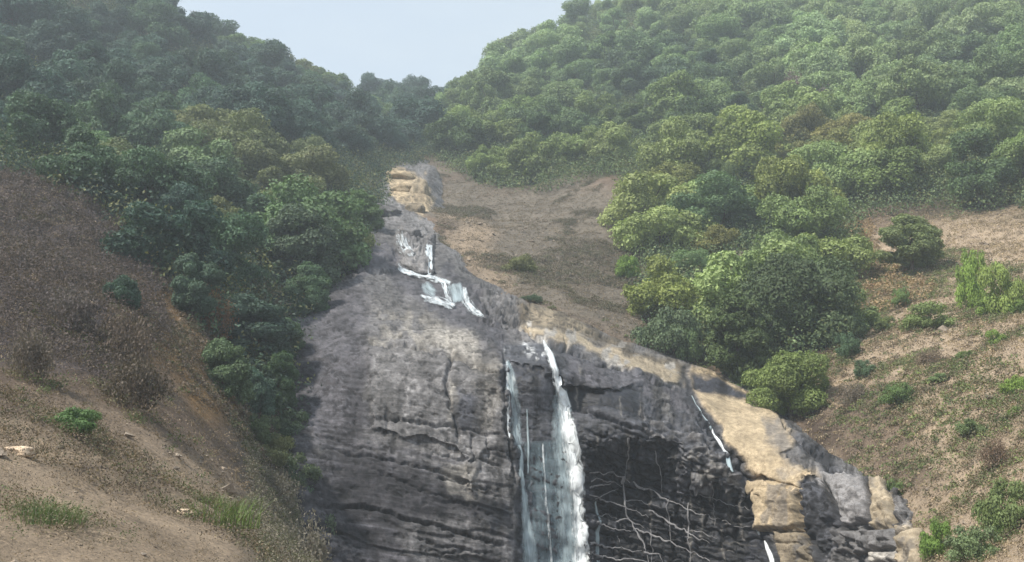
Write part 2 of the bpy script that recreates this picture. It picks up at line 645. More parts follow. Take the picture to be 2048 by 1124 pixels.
for pts, w, dep in CRACKS:
    d, t = line_d(wf, pts)
    fade = np.minimum(1, np.minimum(t, 1 - t) * 6 + 0.25)
    h -= dep * fade * np.exp(-(d / w) ** 2)
qz = PR[..., 2] + 0.33 * PR[..., 0] + 0.012 * PR[..., 0] ** 2
lay = fbm(np.stack([PR[..., 0] * 0.06, PR[..., 1] * 0.06, qz * 1.7], -1), 5, 31, 0.62)
beds = 1 - sstep(A, 1005, 1035)
darkzone = pmask([(1130, 760), (1380, 790), (1510, 980), (1520, 1150), (1180, 1150)], 25)
h += lay * (0.03 + 0.05 * beds * sstep(B, 800, 980) + 0.09 * darkzone)
flat = np.maximum(pmask(BEIGE, 10), np.maximum(pmask(LEDGE, 6), pmask(TOPSLAB, 6)))
h += fbm(PR * 0.35, 4, 41) * 0.2 * (1 - 0.75 * flat)
h += fbm(PR * 1.4, 5, 47, 0.6) * 0.04 * (1 - 0.75 * flat)
brk = np.abs(fbm(PR * np.array([1.0, 1.0, 1.5]) * 1.1, 4, 53))
rough_zone = np.maximum(pmask([(1290, 800), (1380, 800), (1480, 930), (1500, 990), (1400, 1000), (1330, 930)], 15),
                        pmask([(1600, 930), (1800, 970), (1850, 1140), (1600, 1140)], 15))
rough_zone = np.maximum(rough_zone, KN * 1.3)
rough_zone = np.maximum(rough_zone, pmask([(930, 560), (1050, 600), (1060, 680), (960, 640)], 12))
h += rough_zone * (brk - 0.3) * 0.55
# stepped blocks of the dark wall and fine bedding of the lower left face


def brick(qc, rc, rowh, colw, seed):
    row = np.floor(qc / rowh)
    off = _hash(row.astype(np.int64), row.astype(np.int64) * 0, 0, seed) * 0.5
    rr = rc / colw + off
    colm = np.floor(rr)
    val = _hash(row.astype(np.int64), colm.astype(np.int64), 1, seed)
    fy, fx = qc / rowh - row, rr - colm
    ed = np.minimum(np.minimum(fy, 1 - fy) * rowh, np.minimum(fx, 1 - fx) * colw)
    return val, ed


bv, be = brick(wf[..., 1] - 0.36 * (wf[..., 0] - 1180), wf[..., 0] + 0.1 * wf[..., 1], 27, 58, 3)
bv2, be2 = brick(wf[..., 1] - 0.12 * (wf[..., 0] - 1180), wf[..., 0], 17, 30, 8)
lowdark = pmask([(1165, 870), (1300, 850), (1420, 960), (1505, 990), (1520, 1150), (1165, 1150)], 16)
h += lowdark * (bv * 0.2 + bv2 * 0.06 - 0.3 * np.exp(-(be / 2.2) ** 2) - 0.12 * np.exp(-(be2 / 1.6) ** 2))
wallz = pmask(WETWALL, 6)
h += wallz * sstep(B, 870, 920) * (bv * 0.12 - 0.2 * np.exp(-(be / 2.0) ** 2))
strat = fbm(np.stack([PR[..., 0] * 0.22, PR[..., 1] * 0.22, qz * 5.5], -1), 4, 131, 0.65)
leftz = beds * sstep(B, 640, 800)
h += leftz * strat * 0.035 * np.where(pmask(MIDBLOCK, 10) > 0.5, 0.35, 1.0)
tq = qz / 1.35 + fbm(PR * 0.16, 3, 161) * 0.7
tf = tq - np.floor(tq)
saw = (1 - tf) * sstep(tf, 0.0, 0.07)                      # thin overhanging bedding edges
gate_ = sstep(fbm(PR * np.array([0.12, 0.12, 0.5]), 3, 163), -0.1, 0.35)
h += leftz * sstep(B, 740, 880) * saw * gate_ * 0.16 * (1 - 0.6 * pmask(MIDBLOCK, 10))
chip = fbm(PR * np.array([2.2, 2.2, 3.0]), 4, 137, 0.6)
h -= 0.05 * sstep(chip, 0.3, 0.42) * (1 - 0.8 * pmask(BEIGE, 10))
PR = PR + nr * h[..., None]

# --- surface colour of the rock (mineral and lichen stains, algae, wetness)
C_GREY, C_PALE = np.array([0.122, 0.118, 0.119]), np.array([0.19, 0.178, 0.162])
C_PURP, C_DARK = np.array([0.078, 0.075, 0.084]), np.array([0.017, 0.018, 0.023])
C_BEIGE, C_SLATE = np.array([0.41, 0.325, 0.215]), np.array([0.06, 0.062, 0.072])
C_WARM, C_WHITE = np.array([0.32, 0.265, 0.19]), np.array([0.5, 0.51, 0.52])
alb = np.tile(C_GREY * 1.0, A.shape + (1,))
wet = np.zeros_like(A)
n_big = fbm(Q / 90, 5, 61)
n_sml = fbm(Q / 22, 4, 67)


def lay_on(mask, c, wv=None):
    global alb, wet
    mask = np.clip(mask, 0, 1)
    alb = alb * (1 - mask[..., None]) + np.asarray(c) * mask[..., None]
    if wv is not None:
        wet = wet * (1 - mask) + wv * mask


def nmask(poly, soft, amt=18):
    return sstep(poly_sd(wp, poly) + n_big * amt + n_sml * amt * 0.5, -soft, soft)


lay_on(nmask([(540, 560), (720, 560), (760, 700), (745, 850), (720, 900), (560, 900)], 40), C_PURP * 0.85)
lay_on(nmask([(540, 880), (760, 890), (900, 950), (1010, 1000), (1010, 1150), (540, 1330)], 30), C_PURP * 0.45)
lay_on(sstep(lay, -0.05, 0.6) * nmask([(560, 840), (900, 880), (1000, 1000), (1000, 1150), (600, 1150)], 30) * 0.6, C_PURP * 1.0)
lay_on(nmask([(740, 690), (1005, 700), (1010, 880), (950, 990), (900, 900), (745, 850)], 12), C_GREY * 1.12)
lay_on(nmask([(760, 610), (860, 610), (900, 690), (760, 690)], 25) * sstep(n_sml + lay, -0.2, 0.4), C_PALE)
lay_on(nmask([(735, 675), (780, 680), (770, 695), (735, 690)], 6, 5), C_PALE * 1.25)
lay_on(nmask([(850, 650), (980, 670), (1000, 740), (905, 712), (840, 690)], 12), C_PALE * 1.05)
lay_on(nmask([(900, 750), (920, 760), (918, 860), (905, 840)], 6, 6) * .9, C_PALE * 1.2)
lay_on(nmask([(960, 760), (1000, 760), (1000, 880), (960, 850)], 8, 12) * .7, C_PALE)
lay_on(nmask([(918, 770), (950, 790), (958, 866), (920, 862)], 10, 16) * .8, C_DARK * 2.4)
lay_on(nmask([(890, 930), (950, 925), (965, 1000), (930, 1010), (880, 960)], 8, 8) * .8, C_PALE)
lay_on(nmask([(800, 1040), (1000, 1030), (1005, 1110), (820, 1130)], 14, 16) * .6, C_GREY)
lay_on(nmask([(940, 990), (1010, 1000), (1050, 1070), (990, 1060)], 8), C_DARK * 1.3, .5)
lay_on(nmask([(790, 540), (940, 560), (1010, 640), (1010, 720), (940, 660), (800, 590)], 16), C_PURP * 0.9, .4)
# dark wet face to the right
lay_on(nmask([(1005, 690), (1110, 680), (1240, 730), (1380, 785), (1420, 850), (1500, 960), (1520, 1330), (1020, 1330), (1030, 950), (1014, 850)], 8, 5), C_SLATE, .6)
lay_on(nmask([(1130, 690), (1240, 737), (1372, 785), (1390, 830), (1290, 800), (1140, 765)], 10, 8), C_PURP * 0.9, .3)
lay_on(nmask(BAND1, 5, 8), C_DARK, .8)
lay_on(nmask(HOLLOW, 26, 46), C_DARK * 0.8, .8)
lay_on(nmask([(1020, 730), (1090, 735), (1080, 790), (1030, 800)], 8, 8), C_DARK * 1.4, .8)
lay_on(nmask([(1290, 840), (1400, 860), (1480, 940), (1500, 1000), (1350, 960), (1300, 900)], 16) * sstep(brk, 0.1, 0.6), C_GREY * 1.1, .2)
lay_on(nmask([(1345, 905), (1420, 915), (1480, 970), (1400, 955)], 8, 8) * sstep(n_sml, -.3, .5) * .8, C_PALE * 1.3, .1)
lay_on(nmask([(1310, 780), (1345, 800), (1340, 840), (1315, 830)], 6, 10) * .5, C_PALE * .9)
# beige, dry slab and the pale ledge
lay_on(nmask(TOPSLAB, 8, 4), C_WARM * 0.36)
lay_on(nmask([(1060, 612), (1110, 632), (1170, 660), (1150, 668), (1090, 645)], 8, 8), C_WARM * 0.62)
lay_on(nmask(LEDGE, 5, 5), C_WARM * 1.0)
lay_on(nmask(LEDGE, 4, 14) * sstep(n_sml, 0.0, 0.5), C_PALE * 1.5)
lay_on(nmask([(1378, 735), (1450, 750), (1530, 805), (1500, 800), (1440, 790), (1378, 770)], 5, 3), C_BEIGE * 0.75)
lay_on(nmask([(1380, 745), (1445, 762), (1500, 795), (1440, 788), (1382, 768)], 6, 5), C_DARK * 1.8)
lay_on(nmask(BEIGE, 6, 5), C_BEIGE)
lay_on(nmask([(1545, 850), (1600, 885), (1570, 910), (1600, 945), (1560, 930), (1540, 880)], 14, 22) * .75, C_GREY * 1.1)
lay_on(nmask([(1500, 955), (1560, 966), (1600, 985), (1600, 1060), (1515, 1060)], 4, 3), C_BEIGE * 0.85)
lay_on(nmask([(1545, 1062), (1605, 1062), (1640, 1130), (1560, 1130)], 6, 5), C_WARM * 0.5)
lay_on(nmask([(1602, 975), (1640, 950), (1665, 1000), (1700, 1080), (1650, 1110), (1604, 1060)], 8, 10), C_SLATE * .9)
lay_on(nmask([(1645, 950), (1735, 962), (1748, 1050), (1690, 1055)], 6, 6), C_GREY * 1.55)
lay_on(nmask([(1735, 960), (1790, 980), (1785, 1060), (1752, 1062)], 6, 6), C_WARM * 0.95)
lay_on(nmask([(1660, 1060), (1800, 1060), (1840, 1140), (1700, 1140)], 8, 10), C_GREY * 1.15)
lay_on(nmask([(1790, 1055), (1835, 1060), (1860, 1140), (1810, 1140)], 6, 6), C_WARM)
lay_on(nmask([(1560, 845), (1600, 870), (1700, 945), (1660, 950), (1610, 900)], 10, 8), C_SLATE)
lay_on(nmask([(1500, 990), (1512, 1010), (1560, 1130), (1480, 1130)], 8, 6), C_DARK * 1.2, .5)
lay_on(np.exp(-(d_g / 9) ** 2) * 0.9, C_DARK * 1.3, .4)
# upper part
lay_on(nmask([(712, 470), (800, 490), (800, 540), (712, 560)], 8), C_PURP * 0.8, .3)
lay_on(nmask([(770, 400), (850, 420), (872, 480), (800, 480), (740, 460)], 10), C_GREY * 1.05)
lay_on(nmask([(768, 335), (850, 345), (860, 430), (830, 430), (790, 395)], 6), C_BEIGE * 0.75)
lay_on(KN, C_GREY * 1.35, .2)
lay_on(nmask([(868, 500), (950, 560), (940, 580), (868, 560)], 6), C_PURP * 0.8, .3)
# pale mineral streaks running down the wet face
STREAKS = [([(1255, 865), (1257, 960)], 4), ([(1280, 780), (1278, 830)], 2.5), ([(1283, 880), (1285, 930)], 2), ([(1155, 780), (1157, 815)], 2),
           ([(1100, 700), (1128, 722)], 3), ([(1345, 960), (1350, 1000)], 5), ([(1380, 900), (1382, 1120)], 2.5), ([(1300, 970), (1302, 1060)], 2),
           ([(1420, 990), (1425, 1040)], 4), ([(1455, 990), (1456, 1050)], 2), ([(1380, 1000), (1380, 1100)], 3),
           ([(1435, 1085), (1500, 1085)], 1.6), ([(1435, 1100), (1470, 1102)], 1.6), ([(1440, 1050), (1442, 1120)], 2),
           ([(1200, 1010), (1200, 1124)], 3), ([(1160, 725), (1164, 745)], 3), ([(1127, 720), (1129, 760)], 2),
           ([(1240, 800), (1241, 830)], 1.5), ([(1195, 870), (1196, 905)], 1.5), ([(1400, 1010), (1403, 1080)], 3),
           ([(1475, 1000), (1480, 1070)], 3), ([(1345, 912), (1410, 920)], 3.5), ([(1360, 935), (1420, 945)], 2)]
for pts, w in STREAKS:
    d, t = line_d(wf, pts)
    lay_on(np.exp(-(d / w) ** 2) * sstep(n_sml + 0.6 * n_big, -0.7, 0.3) * 0.75, C_PALE * 1.05, 0.2)
d, t = line_d(wp, [(1045, 690), (1060, 703), (1078, 712)])
n_fine = fbm(Q / 6, 4, 69)
lay_on(np.exp(-(d / 8) ** 2) * sstep(n_fine, -0.05, 0.35), C_WHITE)
d, t = line_d(wp, [(1008, 690), (1012, 700)])
lay_on(np.exp(-(d / 5) ** 2) * sstep(n_fine, 0.0, 0.4), C_WHITE * .8)

# seepage streaks, lichen patches and grain over everything
run = fbm(np.stack([wf[..., 0] / 11, wf[..., 1] / 190, A * 0], -1), 4, 141, 0.6)
below = sstep(B, 690, 780)
dry_ = 1 - np.maximum(pmask(BEIGE, 8), pmask(LEDGE, 6)) * 0.75
alb *= (1 - (0.22 + 0.33 * sstep(A, 900, 1020)) * (sstep(run, 0.12, 0.5) * below * dry_))[..., None]
alb *= (1 + 0.25 * (sstep(-run, 0.25, 0.6) * below * dry_ * (1 - darkzone)))[..., None]
pat = fbm(wp / 34, 6, 151, 0.66)
alb *= (1 + 0.28 * dry_ * sstep(pat, 0.12, 0.24) - 0.24 * dry_ * sstep(-pat, 0.08, 0.22))[..., None]
alb *= (1 + leftz * 0.4 * np.clip(strat, -1, 1))[..., None]
grain = fbm(PR * 5.0, 3, 157, 0.7)
alb *= np.clip(1 + (0.42 - 0.27 * flat) * grain, 0.45, 1.7)[..., None]
alb *= (1 - 0.55 * sstep(chip, 0.3, 0.42) * dry_)[..., None]
keep = sd_rock > -34
idx = np.arange(A.size).reshape(A.shape)
fk = keep[:-1, :-1] & keep[1:, :-1] & keep[:-1, 1:] & keep[1:, 1:]
faces = np.stack([idx[:-1, :-1][fk], idx[1:, :-1][fk], idx[1:, 1:][fk], idx[:-1, 1:][fk]], 1)
used = np.unique(faces)
remap = np.full(A.size, -1)
remap[used] = np.arange(len(used))
me = mesh_np('rock_face', PR.reshape(-1, 3)[used], remap[faces])
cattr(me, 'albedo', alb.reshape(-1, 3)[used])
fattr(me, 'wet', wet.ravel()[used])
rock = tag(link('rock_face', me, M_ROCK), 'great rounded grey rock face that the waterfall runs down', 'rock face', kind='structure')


def smooth2(G, k=9):
    ker = np.hanning(k + 2)[1:-1]
    ker /= ker.sum()
    r_ = k // 2
    for ax in (0, 1):
        pd = [(r_, r_) if i == ax else (0, 0) for i in range(3)]
        Gp = np.pad(G, pd, 'edge')
        G = sum(w * np.take(Gp, range(i, i + G.shape[ax]), axis=ax) for i, w in enumerate(ker))
    return G


PR_SOFT = smooth2(PR, 15)


def rock_at(a, b, raise_=0.0, soft=False):
    """point on the finished rock surface, lifted off it along its normal"""
    a, b = np.asarray(a, float), np.asarray(b, float)
    fa = np.clip((a - ga[0]) / STEP, 0, len(ga) - 1.001)
    fb = np.clip((b - gb[0]) / STEP, 0, len(gb) - 1.001)
    i, j = fa.astype(int), fb.astype(int)
    u, v = (fa - i)[..., None], (fb - j)[..., None]
    def bil(G):
        return (G[j, i] * (1 - u) + G[j, i + 1] * u) * (1 - v) + (G[j + 1, i] * (1 - u) + G[j + 1, i + 1] * u) * v
    return bil(PR_SOFT if soft else PR) + bil(nr) * np.asarray(raise_, float)[..., None]


# ------------------------------------------------------------------ ground and hills
GROUND_PTS = [
    # left spur in front
    (-400, 1200, 13), (0, 1124, 18), (200, 1124, 19), (400, 1124, 25), (520, 1124, 36), (600, 1124, 47), (660, 1124, 55),
    (0, 1000, 21), (200, 1000, 23), (400, 1000, 28), (500, 1000, 35), (585, 1000, 54),
    (-300, 850, 22), (0, 850, 27), (200, 850, 31), (400, 850, 39), (500, 850, 47), (580, 850, 60),
    (-300, 650, 36), (0, 700, 36), (150, 700, 40), (300, 700, 46), (400, 700, 52), (470, 760, 56), (560, 760, 63),
    (-300, 450, 60), (0, 500, 56), (150, 500, 58), (280, 570, 57), (350, 580, 60), (410, 640, 60),
    (0, 350, 72), (100, 370, 70), (200, 450, 66),
    # wooded left hill
    (420, 570, 72), (480, 640, 68), (560, 640, 73), (250, 400, 86), (450, 460, 93), (600, 510, 93), (700, 490, 99),
    (740, 410, 116), (100, 260, 106), (300, 260, 121), (500, 310, 121), (650, 310, 136), (740, 320, 146),
    (-300, 150, 105), (0, 120, 130), (200, 120, 150), (400, 140, 166), (550, 200, 176), (650, 240, 190), (700, 270, 190),
    (-300, -100, 140), (100, -60, 175), (250, 10, 185), (380, 78, 190), (470, 120, 196), (560, 160, 202), (640, 180, 216),
    (720, 210, 232), (800, 226, 252), (865, 236, 282),
    # head of the gully
    (790, 345, 142), (820, 310, 172), (850, 265, 222),
    # right hill
    (900, 335, 150), (1000, 372, 140), (1100, 388, 130), (1180, 355, 132), (1240, 355, 127),
    (1000, 450, 118), (1100, 500, 106), (1200, 450, 115), (1200, 560, 97), (1250, 620, 88), (1050, 540, 100),
    (900, 245, 232), (960, 200, 216), (1020, 150, 216), (1150, 70, 226), (1250, 10, 236),
    (1000, 250, 172), (1200, 250, 166), (1200, 130, 204), (1400, 300, 140), (1400, 150, 185), (1400, 0, 230),
    (1600, 350, 126), (1600, 200, 165), (1600, 50, 210), (1800, 350, 118), (1800, 200, 155), (1800, 50, 200),
    (2048, 350, 110), (2048, 150, 155), (2048, 0, 195), (2400, 100, 150), (2400, 400, 85), (1700, -150, 270),
    (1320, 450, 115), (1320, 600, 89), (1400, 560, 96), (1400, 690, 79), (1500, 740, 75), (1500, 600, 91),
    (1650, 650, 80), (1650, 800, 66), (1750, 500, 97), (1750, 650, 78), (1750, 800, 62), 
    (1850, 600, 80), (1850, 750, 62), (1850, 900, 50), (1800, 990, 50.5), (1855, 1124, 45),
    (2048, 500, 85), (2048, 650, 66), (2048, 800, 52), (2048, 950, 42), (2048, 1124, 34), (2400, 1124, 28),
    (2400, 800, 42), (2400, 600, 57),
    # under the rock
    (700, 600, 80), (800, 560, 92), (900, 585, 90), (800, 420, 122),
]
for (px, py) in [(858, 425), (880, 472), (930, 536), (1000, 587), (1050, 600), (1150, 640), (1250, 687), (1380, 730), (1460, 750), (1532, 802),
                 (1583, 848), (1643, 912), (1722, 952), (1794, 978), (1834, 1060)]:
    GROUND_PTS.append((px, py, float(rock_tps(np.array([[px, py]]) / 100)[0]) + 1.0))
gp = np.array(GROUND_PTS, float)
G = at(gp[:, 0], gp[:, 1], gp[:, 2])
extra = [(0, 0, -1.7), (-8, 4, -1.0), (8, 4, -1.7), (-1, 25, -3.2), (12, 28, -2.8), (-4, 35, -3.8), (-8, 44, -3.6), (0, 50, -4.8), (-9, 50, -4.0), (12, 48, -4.2),
         (-60, -40, 2), (60, -40, 0), (0, -60, -4), (-40, 10, 8), (40, 10, 3)]
for (px, py, Y, dy, dz) in [(100, -60, 175, 70, -22), (250, 10, 185, 70, -24), (380, 78, 190, 70, -24), (560, 160, 202, 70, -24), (720, 210, 232, 70, -22),
                            (865, 236, 282, 80, -25), (960, 200, 216, 90, -20), (1150, 70, 226, 90, -18), (1250, 10, 236, 80, -10),
                            (1700, -150, 270, 90, -6)]:
    p = at(px, py, Y)
    extra.append((p[0] * (1 + dy / Y), p[1] + dy, p[2] + dz))
for (x, y, z) in [(-420, 150, 150), (-300, 420, 40), (0, 480, 40), (300, 420, 110), (420, 150, 130), (-200, -150, 0), (200, -150, 0), (0, 900, 20),
                  (-900, 400, 60), (900, 400, 60)]:
    extra.append((x, y, z))
# under the cliff: pulled back behind the face
for (px, py, Y, dz) in [(700, 700, 70, -4), (900, 700, 70, -5), (1100, 700, 71, -5), (1300, 760, 74, -4), (1500, 850, 68, -3),
                        (700, 1124, 59, -4), (1000, 1124, 62, -5), (1300, 1124, 64, -5), (1500, 1100, 62, -4), (1650, 1100, 57, -3)]:
    p = at(px, py, Y)
    extra.append((p[0], p[1], p[2] + dz))
G = np.concatenate([G, np.array(extra, float)])
g_tps = TPS(G[:, :2] / 50, G[:, 2], 0.02)


def base_h(xy):
    return g_tps(np.asarray(xy, float) / 50)


def ground_h(xy):
    xy = np.asarray(xy, float)
    z = base_h(xy)
    z = z + fbm(xy / 14, 3, 71) * 0.7 * sstep(xy[..., 1], 20, 60) + fbm(xy / 3.2, 3, 73) * 0.22 + fbm(xy / 0.9, 3, 79) * 0.07
    z = np.clip(z, -30, 170)
    # the ground dips under the rock
    q = proj(np.concatenate([xy, z[..., None]], -1))
    sd = poly_sd(q, ROCK_POLY)
    yr = rock_tps(np.clip(q, [540, 310], [1900, 1300]) / 100)
    near = (np.abs(xy[..., 1] - yr) < 14) & (q[..., 1] < 1330) & (q[..., 1] > 300)
    return z - np.where(near, sstep(sd, 2, 60) * 4.0, 0)


def spaced(core0, core1, step, far, grow=1.12):
    mid = list(np.arange(core0, core1, step))
    up, s = [core1], step
    while up[-1] < far[1]:
        s *= grow
        up.append(up[-1] + s)
    dn, s = [core0 - step], step
    while dn[-1] > far[0]:
        s *= grow
        dn.append(dn[-1] - s)
    return np.array(dn[::-1] + mid + up)


gx = spaced(-60, 60, 0.55, (-420, 420), 1.03)
gy = spaced(14, 120, 0.5, (-160, 520), 1.03)
X, Y = np.meshgrid(gx, gy)
XY = np.stack([X, Y], -1)
Z = ground_h(XY)
PG = np.concatenate([XY, Z[..., None]], -1)
qg = proj(PG)
ok = (Y > 4)
qn = qg + np.stack([fbm(XY / 6, 4, 81), fbm(XY / 6, 4, 83)], -1) * 30
S_TAN, S_BROWN = np.array([0.35, 0.275, 0.2]), np.array([0.15, 0.112, 0.085])
S_PURP, S_GREYB = np.array([0.088, 0.072, 0.07]), np.array([0.15, 0.13, 0.105])
S_LEAF, S_OCHRE = np.array([0.06, 0.062, 0.035]), np.array([0.26, 0.165, 0.08])
ga_ = np.tile(S_BROWN, X.shape + (1,))
gn = fbm(XY / 9, 4, 87)


def g_on(poly, c, soft=25, amt=25, k=1.0):
    global ga_
    m = np.where(ok, sstep(poly_sd(qn, poly) + gn * amt, -soft, soft), 0)[..., None] * k
    ga_ = ga_ * (1 - m) + np.asarray(c) * m


LEFT_WOOD = [(-500, -500), (420, -500), (900, 200), (850, 290), (790, 340), (750, 360), (770, 430), (730, 470), (715, 560), (640, 585),
             (592, 620), (592, 860), (520, 850), (440, 740), (400, 640), (300, 540), (230, 440), (90, 345), (-500, 330)]
RIGHT_WOOD = [(840, 300), (900, 180), (1000, -100), (2600, -500), (2600, 420), (2048, 415), (1900, 420), (1760, 430), (1700, 440),
              (1690, 560), (1640, 690), (1550, 800), (1480, 760), (1390, 710), (1290, 640), (1270, 580), (1330, 470), (1240, 340),
              (1180, 350), (1100, 385), (1000, 372), (920, 340)]
g_on(LEFT_WOOD, S_LEAF, 20)
g_on(RIGHT_WOOD, S_LEAF, 20)
g_on([(840, 330), (1000, 380), (1180, 350), (1260, 400), (1290, 640), (1380, 735), (1060, 610), (940, 560), (860, 430)], S_GREYB)
g_on([(880, 470), (960, 440), (1020, 520), (1000, 580), (930, 545)], S_TAN * 0.8, 20)
g_on([(-500, 330), (90, 345), (230, 440), (300, 540), (330, 700), (200, 760), (-500, 700)], S_PURP)
g_on([(250, 520), (330, 560), (400, 640), (400, 760), (300, 740)], S_OCHRE * 0.75, 30)
g_on([(370, 650), (450, 760), (470, 850), (400, 850), (370, 760)], S_OCHRE, 25)
g_on([(-500, 780), (100, 800), (300, 900), (520, 1000), (520, 1400), (-500, 1400)], S_TAN * 0.85, 40)
g_on([(480, 860), (640, 900), (660, 1400), (520, 1400), (500, 1000)], S_GREYB * .9, 25)
g_on([(1660, 430), (2600, 430), (2600, 1400), (1830, 1400), (1830, 1050), (1640, 900), (1560, 810), (1680, 700)], S_TAN, 25)
g_on([(1680, 440), (1760, 520), (1900, 580), (1760, 620), (1670, 560)], np.array([0.4, 0.29, 0.17]), 20)
g_on([(1660, 800), (1800, 760), (1850, 880), (1900, 980), (1800, 960), (1700, 900)], S_BROWN * 0.85, 30, 40, 0.8)
g_on([(1560, 810), (1640, 820), (1760, 900), (1640, 910)], S_BROWN * 0.6, 20, 25)
idx = np.arange(X.size).reshape(X.shape)
faces = np.stack([idx[:-1, :-1].ravel(), idx[:-1, 1:].ravel(), idx[1:, 1:].ravel(), idx[1:, :-1].ravel()], 1)
me = mesh_np('ground', PG.reshape(-1, 3), faces)
cattr(me, 'albedo', ga_.reshape(-1, 3))
ground = tag(link('ground', me, M_GROUND), 'dry brown hillsides and gully floor around the rock', 'ground', kind='structure')


def cast(px, py, lo=12, hi=330):
    """where the line of sight at this bearing and elevation meets the ground"""
    Ys = np.exp(np.linspace(math.log(lo), math.log(hi), 500))
    p = ray(px, py)[None] * Ys[:, None]
    hit = np.nonzero(base_h(p[:, :2]) > p[:, 2])[0]
    i = hit[0] if len(hit) else len(Ys) - 1
    q = p[i]
    q[2] = float(ground_h(q[None, :2])[0])
    return q


# ------------------------------------------------------------------ water
def stream(name, pts, mat, lift=0.1, label=None, cat='waterfall', n=14, bulge=0.05, body=0.35, parent=None, skew=0.0):
    """ribbon of water that clings to the rock: pts = (column, row, half width)"""
    p = np.array(pts, float)
    seg = np.linalg.norm(np.diff(p[:, :2], axis=0), axis=1)
    L = np.concatenate([[0], np.cumsum(seg)])
    m = max(6, int(L[-1] / 3.0))
    s = np.linspace(0, L[-1], m)
    ca, cb, hw = np.interp(s, L, p[:, 0]), np.interp(s, L, p[:, 1]), np.interp(s, L, p[:, 2])
    k = np.array([1, 2, 3, 2, 1]) / 9.0
    if m > 12:
        pad = lambda v: np.convolve(np.pad(v, 2, 'edge'), k, 'valid')
        ca, cb, hw = pad(ca), pad(cb), pad(hw)
    t = np.stack([np.gradient(ca), np.gradient(cb)], 1)
    t /= np.linalg.norm(t, axis=1, keepdims=True) + 1e-9
    nx, ny = -t[:, 1], t[:, 0]
    u = np.linspace(-1, 1, n)
    seed = int(abs(p[0, 0] * 3 + p[0, 1])) % 977
    wob = fbm(np.stack([s / 48, np.zeros_like(s)], 1), 4, seed) * 0.2
    wl_, wr_ = hw * (1 + wob), hw * (1 + np.roll(wob, 7))
    off = np.where(u[None] < 0, wl_[:, None], wr_[:, None]) * u[None]
    Aa = ca[:, None] + nx[:, None] * off
    Bb = cb[:, None] + ny[:, None] * off
    prof = np.sqrt(np.clip(1 - u ** 2, 0, 1))
    nz = fbm(np.stack([off / 4.0, np.repeat(s[:, None], n, 1) / 45, np.full_like(off, 3.3)], -1), 4, seed)
    V = rock_at(Aa, Bb, lift * (0.35 + 0.65 * prof[None]) + bulge * nz * prof[None], True)
    idx = np.arange(m * n).reshape(m, n)
    F = np.stack([idx[:-1, :-1].ravel(), idx[1:, :-1].ravel(), idx[1:, 1:].ravel(), idx[:-1, 1:].ravel()], 1)
    me = mesh_np(name, V.reshape(-1, 3), F)
    a = me.attributes.new('flow', 'FLOAT_VECTOR', 'POINT')
    fl = np.stack([off / 36.0 + seed, np.repeat(s[:, None], n, 1) / 36.0, np.zeros_like(off)], -1)
    a.data.foreach_set('vector', fl.astype(np.float32).ravel())
    ends = np.minimum(1, np.minimum(s, L[-1] - s + (400 if p[-1, 1] > 1124 else 0)) / 10 + 0.4)
    side = 1 - skew * sstep(u, -0.1, 0.9)                    # u > 0 is the left bank of a falling stream
    ef = 1.25 if n > 8 else 0.7
    fattr(me, 'body', (body + 0.3) * np.repeat((prof ** ef * side)[None], m, 0) * ends[:, None] - 0.3)
    return tag(link(name, me, mat, parent), label, cat, None, 'structure')


MAIN = [(1087, 683, 3), (1092, 700, 7), (1101, 722, 8), (1110, 750, 10), (1119, 785, 14), (1129, 825, 18), (1138, 870, 21),
        (1146, 915, 22), (1151, 960, 19), (1155, 1000, 18), (1158, 1050, 19), (1161, 1100, 21), (1163, 1160, 24), (1166, 1240, 28)]
stream('waterfall', MAIN, M_FOAM, 0.26, 'broad white waterfall pouring down the dark rock wall', n=30, bulge=0.04, body=0.34, skew=0.45)
stream('waterfall', [(1120, 770, 10), (1125, 820, 24), (1128, 880, 30), (1132, 930, 22), (1140, 1000, 26), (1150, 1150, 40)], M_VEIL, 0.1,
       'thin blue grey spray veil behind the broad waterfall', n=18, bulge=0.06, body=0.35)
stream('waterfall', [(1015, 716, 5), (1022, 760, 12), (1028, 810, 18), (1030, 860, 16), (1036, 895, 12)], M_VEIL, 0.1,
       'pale ragged veil of water beside the grey block, left of the waterfall', n=16, body=0.3)
stream('waterfall', [(1013, 715, 2), (1016, 790, 2.5), (1018, 885, 3)], M_FOAM, 0.1, 'thin white thread of water along the edge of the grey block', n=7, body=0.1)
stream('waterfall', [(1034, 890, 8), (1041, 910, 6), (1044, 960, 6), (1049, 1010, 8), (1056, 1060, 13), (1060, 1124, 18), (1064, 1200, 24)], M_VEIL, 0.12,
       'narrow white fall below the ragged veil, widening downward', n=12, body=0.5)
stream('waterfall', [(1054, 815, 2), (1056, 880, 3), (1057, 950, 2)], M_VEIL, 0.08, 'faint short thread of water between ragged veil and waterfall', n=7, body=0.4)
stream('waterfall', [(1086, 886, 2.2), (1089, 940, 2.4), (1092, 1000, 2.6), (1096, 1050, 2.6), (1104, 1110, 3), (1108, 1160, 3)], M_FOAM, 0.1,
       'single thin white thread of water midway across the wet wall', n=7, body=0.0)
stream('waterfall', [(1090, 880, 46), (1095, 960, 48), (1100, 1040, 52), (1105, 1150, 56)], M_FILM, 0.05,
       'wide transparent film of water over the lower wet wall', n=26, bulge=0.03, body=0.28)
stream('waterfall', [(1196, 1000, 3), (1197, 1060, 4), (1198, 1150, 5)], M_VEIL, 0.1, 'faint thread of water right of the waterfall foot', n=7, body=0.5)
